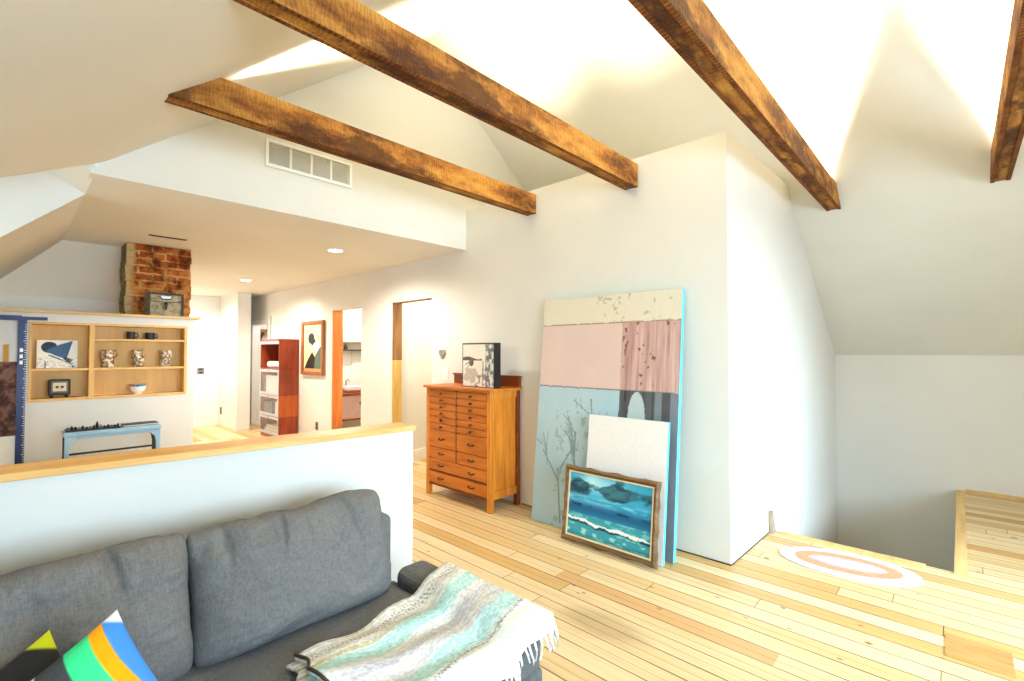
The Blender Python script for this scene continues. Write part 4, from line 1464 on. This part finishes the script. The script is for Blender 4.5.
# ------------------------------------------------------------------ framed portrait
def portrait(u, v):
    c = np.ones(u.shape + (3,)) * np.array((232, 214, 160.))
    n = fbm(u * 7, v * 14, 3)
    c = blendc(c, np.clip((u - .35) * 2, 0, 1) * (n > .42) * .8, (232, 232, 214))
    c = blendc(c, (u > .3) & (fbm(u * 16, v * 26, 8) > .62), (160, 164, 130))
    c = blendc(c, ((u - .40) / .17) ** 2 + ((v - .70) / .115) ** 2 < 1, (40, 50, 50))
    c = blendc(c, ((u - .52) / .13) ** 2 + ((v - .62) / .07) ** 2 < 1, (44, 40, 40))
    c = blendc(c, ((u - .66) / .16) ** 2 + ((v - .52) / .10) ** 2 < 1, (236, 230, 212))
    c = blendc(c, in_poly(u, v, [(.02, .05), (.22, .26), (.45, .42), (.62, .30), (.62, .05)]), (38, 28, 26))
    c = blendc(c, in_poly(u, v, [(.56, .05), (.62, .34), (.86, .52), (1.01, .5), (1.01, .05)]), (92, 106, 94))
    c = blendc(c, (v < .07), (196, 150, 100))
    return c


p = thing('framed_portrait', 'framed picture of a dark-haired figure on yellow, hung between bookcase and doorway', 'painting', (XA - 0.001, 7.33, 1.465))
W2, H2 = 0.385, 0.42
f = MB()
f.box((-0.045, -W2, -H2), (0, W2, -H2 + .05)).box((-0.045, -W2, H2 - .05), (0, W2, H2)).box((-0.045, -W2, -H2 + .05), (0, -W2 + .06, H2 - .05)).box((-0.045, W2 - .06, -H2 + .05), (0, W2, H2 - .05))
f.build('frame', M['frame_walnut'], p, bevel=0.006)
sheet('painted_face', 80, 110, lambda u, v: (0 * u - 0.015, (W2 - .058) * (1 - 2 * u), (H2 - .048) * (2 * v - 1)), portrait, M['art'], p)
MB().box((-0.012, -W2 + .05, -H2 + .045), (-0.002, W2 - .05, H2 - .045)).build('backing', M['dark'], p)

# ------------------------------------------------------------------ bathroom seen through the doorway
p = thing('vanity', 'wall-hung dusty pink vanity with wooden counter seen through the doorway', 'vanity', (3.86, 6.86, 0))
MB().box((-0.43, 0.01, 0.37), (0.43, 0.47, 0.725)).build('cabinet', M['pinkgrey'], p, bevel=0.003)
MB().box((-0.45, -0.01, 0.725), (0.45, 0.485, 0.765)).build('counter', M['mahog'], p, bevel=0.003)
MB().box((-0.44, 0.0, 0.345), (0.44, 0.46, 0.37)).build('bottom_edge', M['mahog'], p)
MB().lathe([(0.040, 0.012), (0.040, 0.002), (0.030, -0.006), (0.012, -0.008)], (-0.02, 0, 0.60), 18, 'y').build('pull', M['black'], p)
p = thing('wash_basin', 'white basin with a tap on the wooden vanity counter', 'sink', (3.78, 7.07, 0.7655))
MB().lathe([(0.10, 0), (0.16, 0.04), (0.175, 0.09), (0.165, 0.09), (0.14, 0.045), (0.04, 0.02)], seg=28).build('bowl', M['ceramic'], p, smooth=False)
MB().tube([(0.0, 0.20, 0), (0.0, 0.20, 0.16), (0.0, 0.16, 0.19), (0.0, 0.08, 0.18), (0.0, 0.07, 0.15)], 0.012, 10).build('tap', M['metal'], p, smooth=True)
p = thing('bathroom_shelf', 'thin dark wooden shelf on the bathroom wall above the basin', 'shelf', (3.86, 7.35, 1.42))
MB().box((-0.40, -0.16, 0), (0.40, 0, 0.022)).build('board', M['dark'], p)
MB().tube([(-0.16, -0.02, 0), (-0.16, -0.02, -0.22), (0.05, -0.02, -0.22), (.05, -.02, 0)], 0.006, 6).build('bracket', M['metal'], p)
p = thing('dropper_bottle', 'small dark bottle with a pale sprig on the thin bathroom shelf', 'bottle', (3.77, 7.27, 1.4425))
MB().lathe([(0.03, 0), (0.032, 0.05), (0.014, 0.075), (0.012, 0.10)], seg=14).build('bottle', M['dark'], p)
MB().tube([(0, 0, .09), (.01, 0, .16), (-.02, 0, .21)], 0.004, 6).tube([(0, 0, .09), (.03, 0, .14), (.05, 0, .17)], 0.004, 6).build('sprig', M['gauze'], p)
p = thing('wall_cabinet', 'pale cabinet hanging on the bathroom wall above the thin shelf', 'cabinet', (3.86, 7.35, 1.56))
MB().box((-0.25, -0.12, 0), (0.25, 0, 0.42)).build('case', M['cream'], p, bevel=0.003)
for q in (-1, 1):
    dd = MB().box((min(0, q * .248) + .002, -0.14, .004), (max(0, q * .248) - .002, -0.121, 0.416)).build('door', M['cream'], p, bevel=0.003)
    MB().lathe([(0.006, -0.14), (0.009, -0.155)], (q * .03, 0, .1), 10, 'y').build('knob', M['metal'], dd)
# a brown object high in the far room
p = thing('far_shelf', 'small brown shelf board seen high through the farthest doorway', 'shelf', (3.75, 10.42, 1.80))
MB().box((-0.3, -0.2, 0), (0.3, 0, 0.06)).build('board', M['stud_d'], p)
for q in (-.2, .2):
    MB().prism([(q, 0, 0), (q, -0.15, 0), (q, 0, -0.15)], (0.02, 0, 0)).build('bracket', M['stud_d'], p)
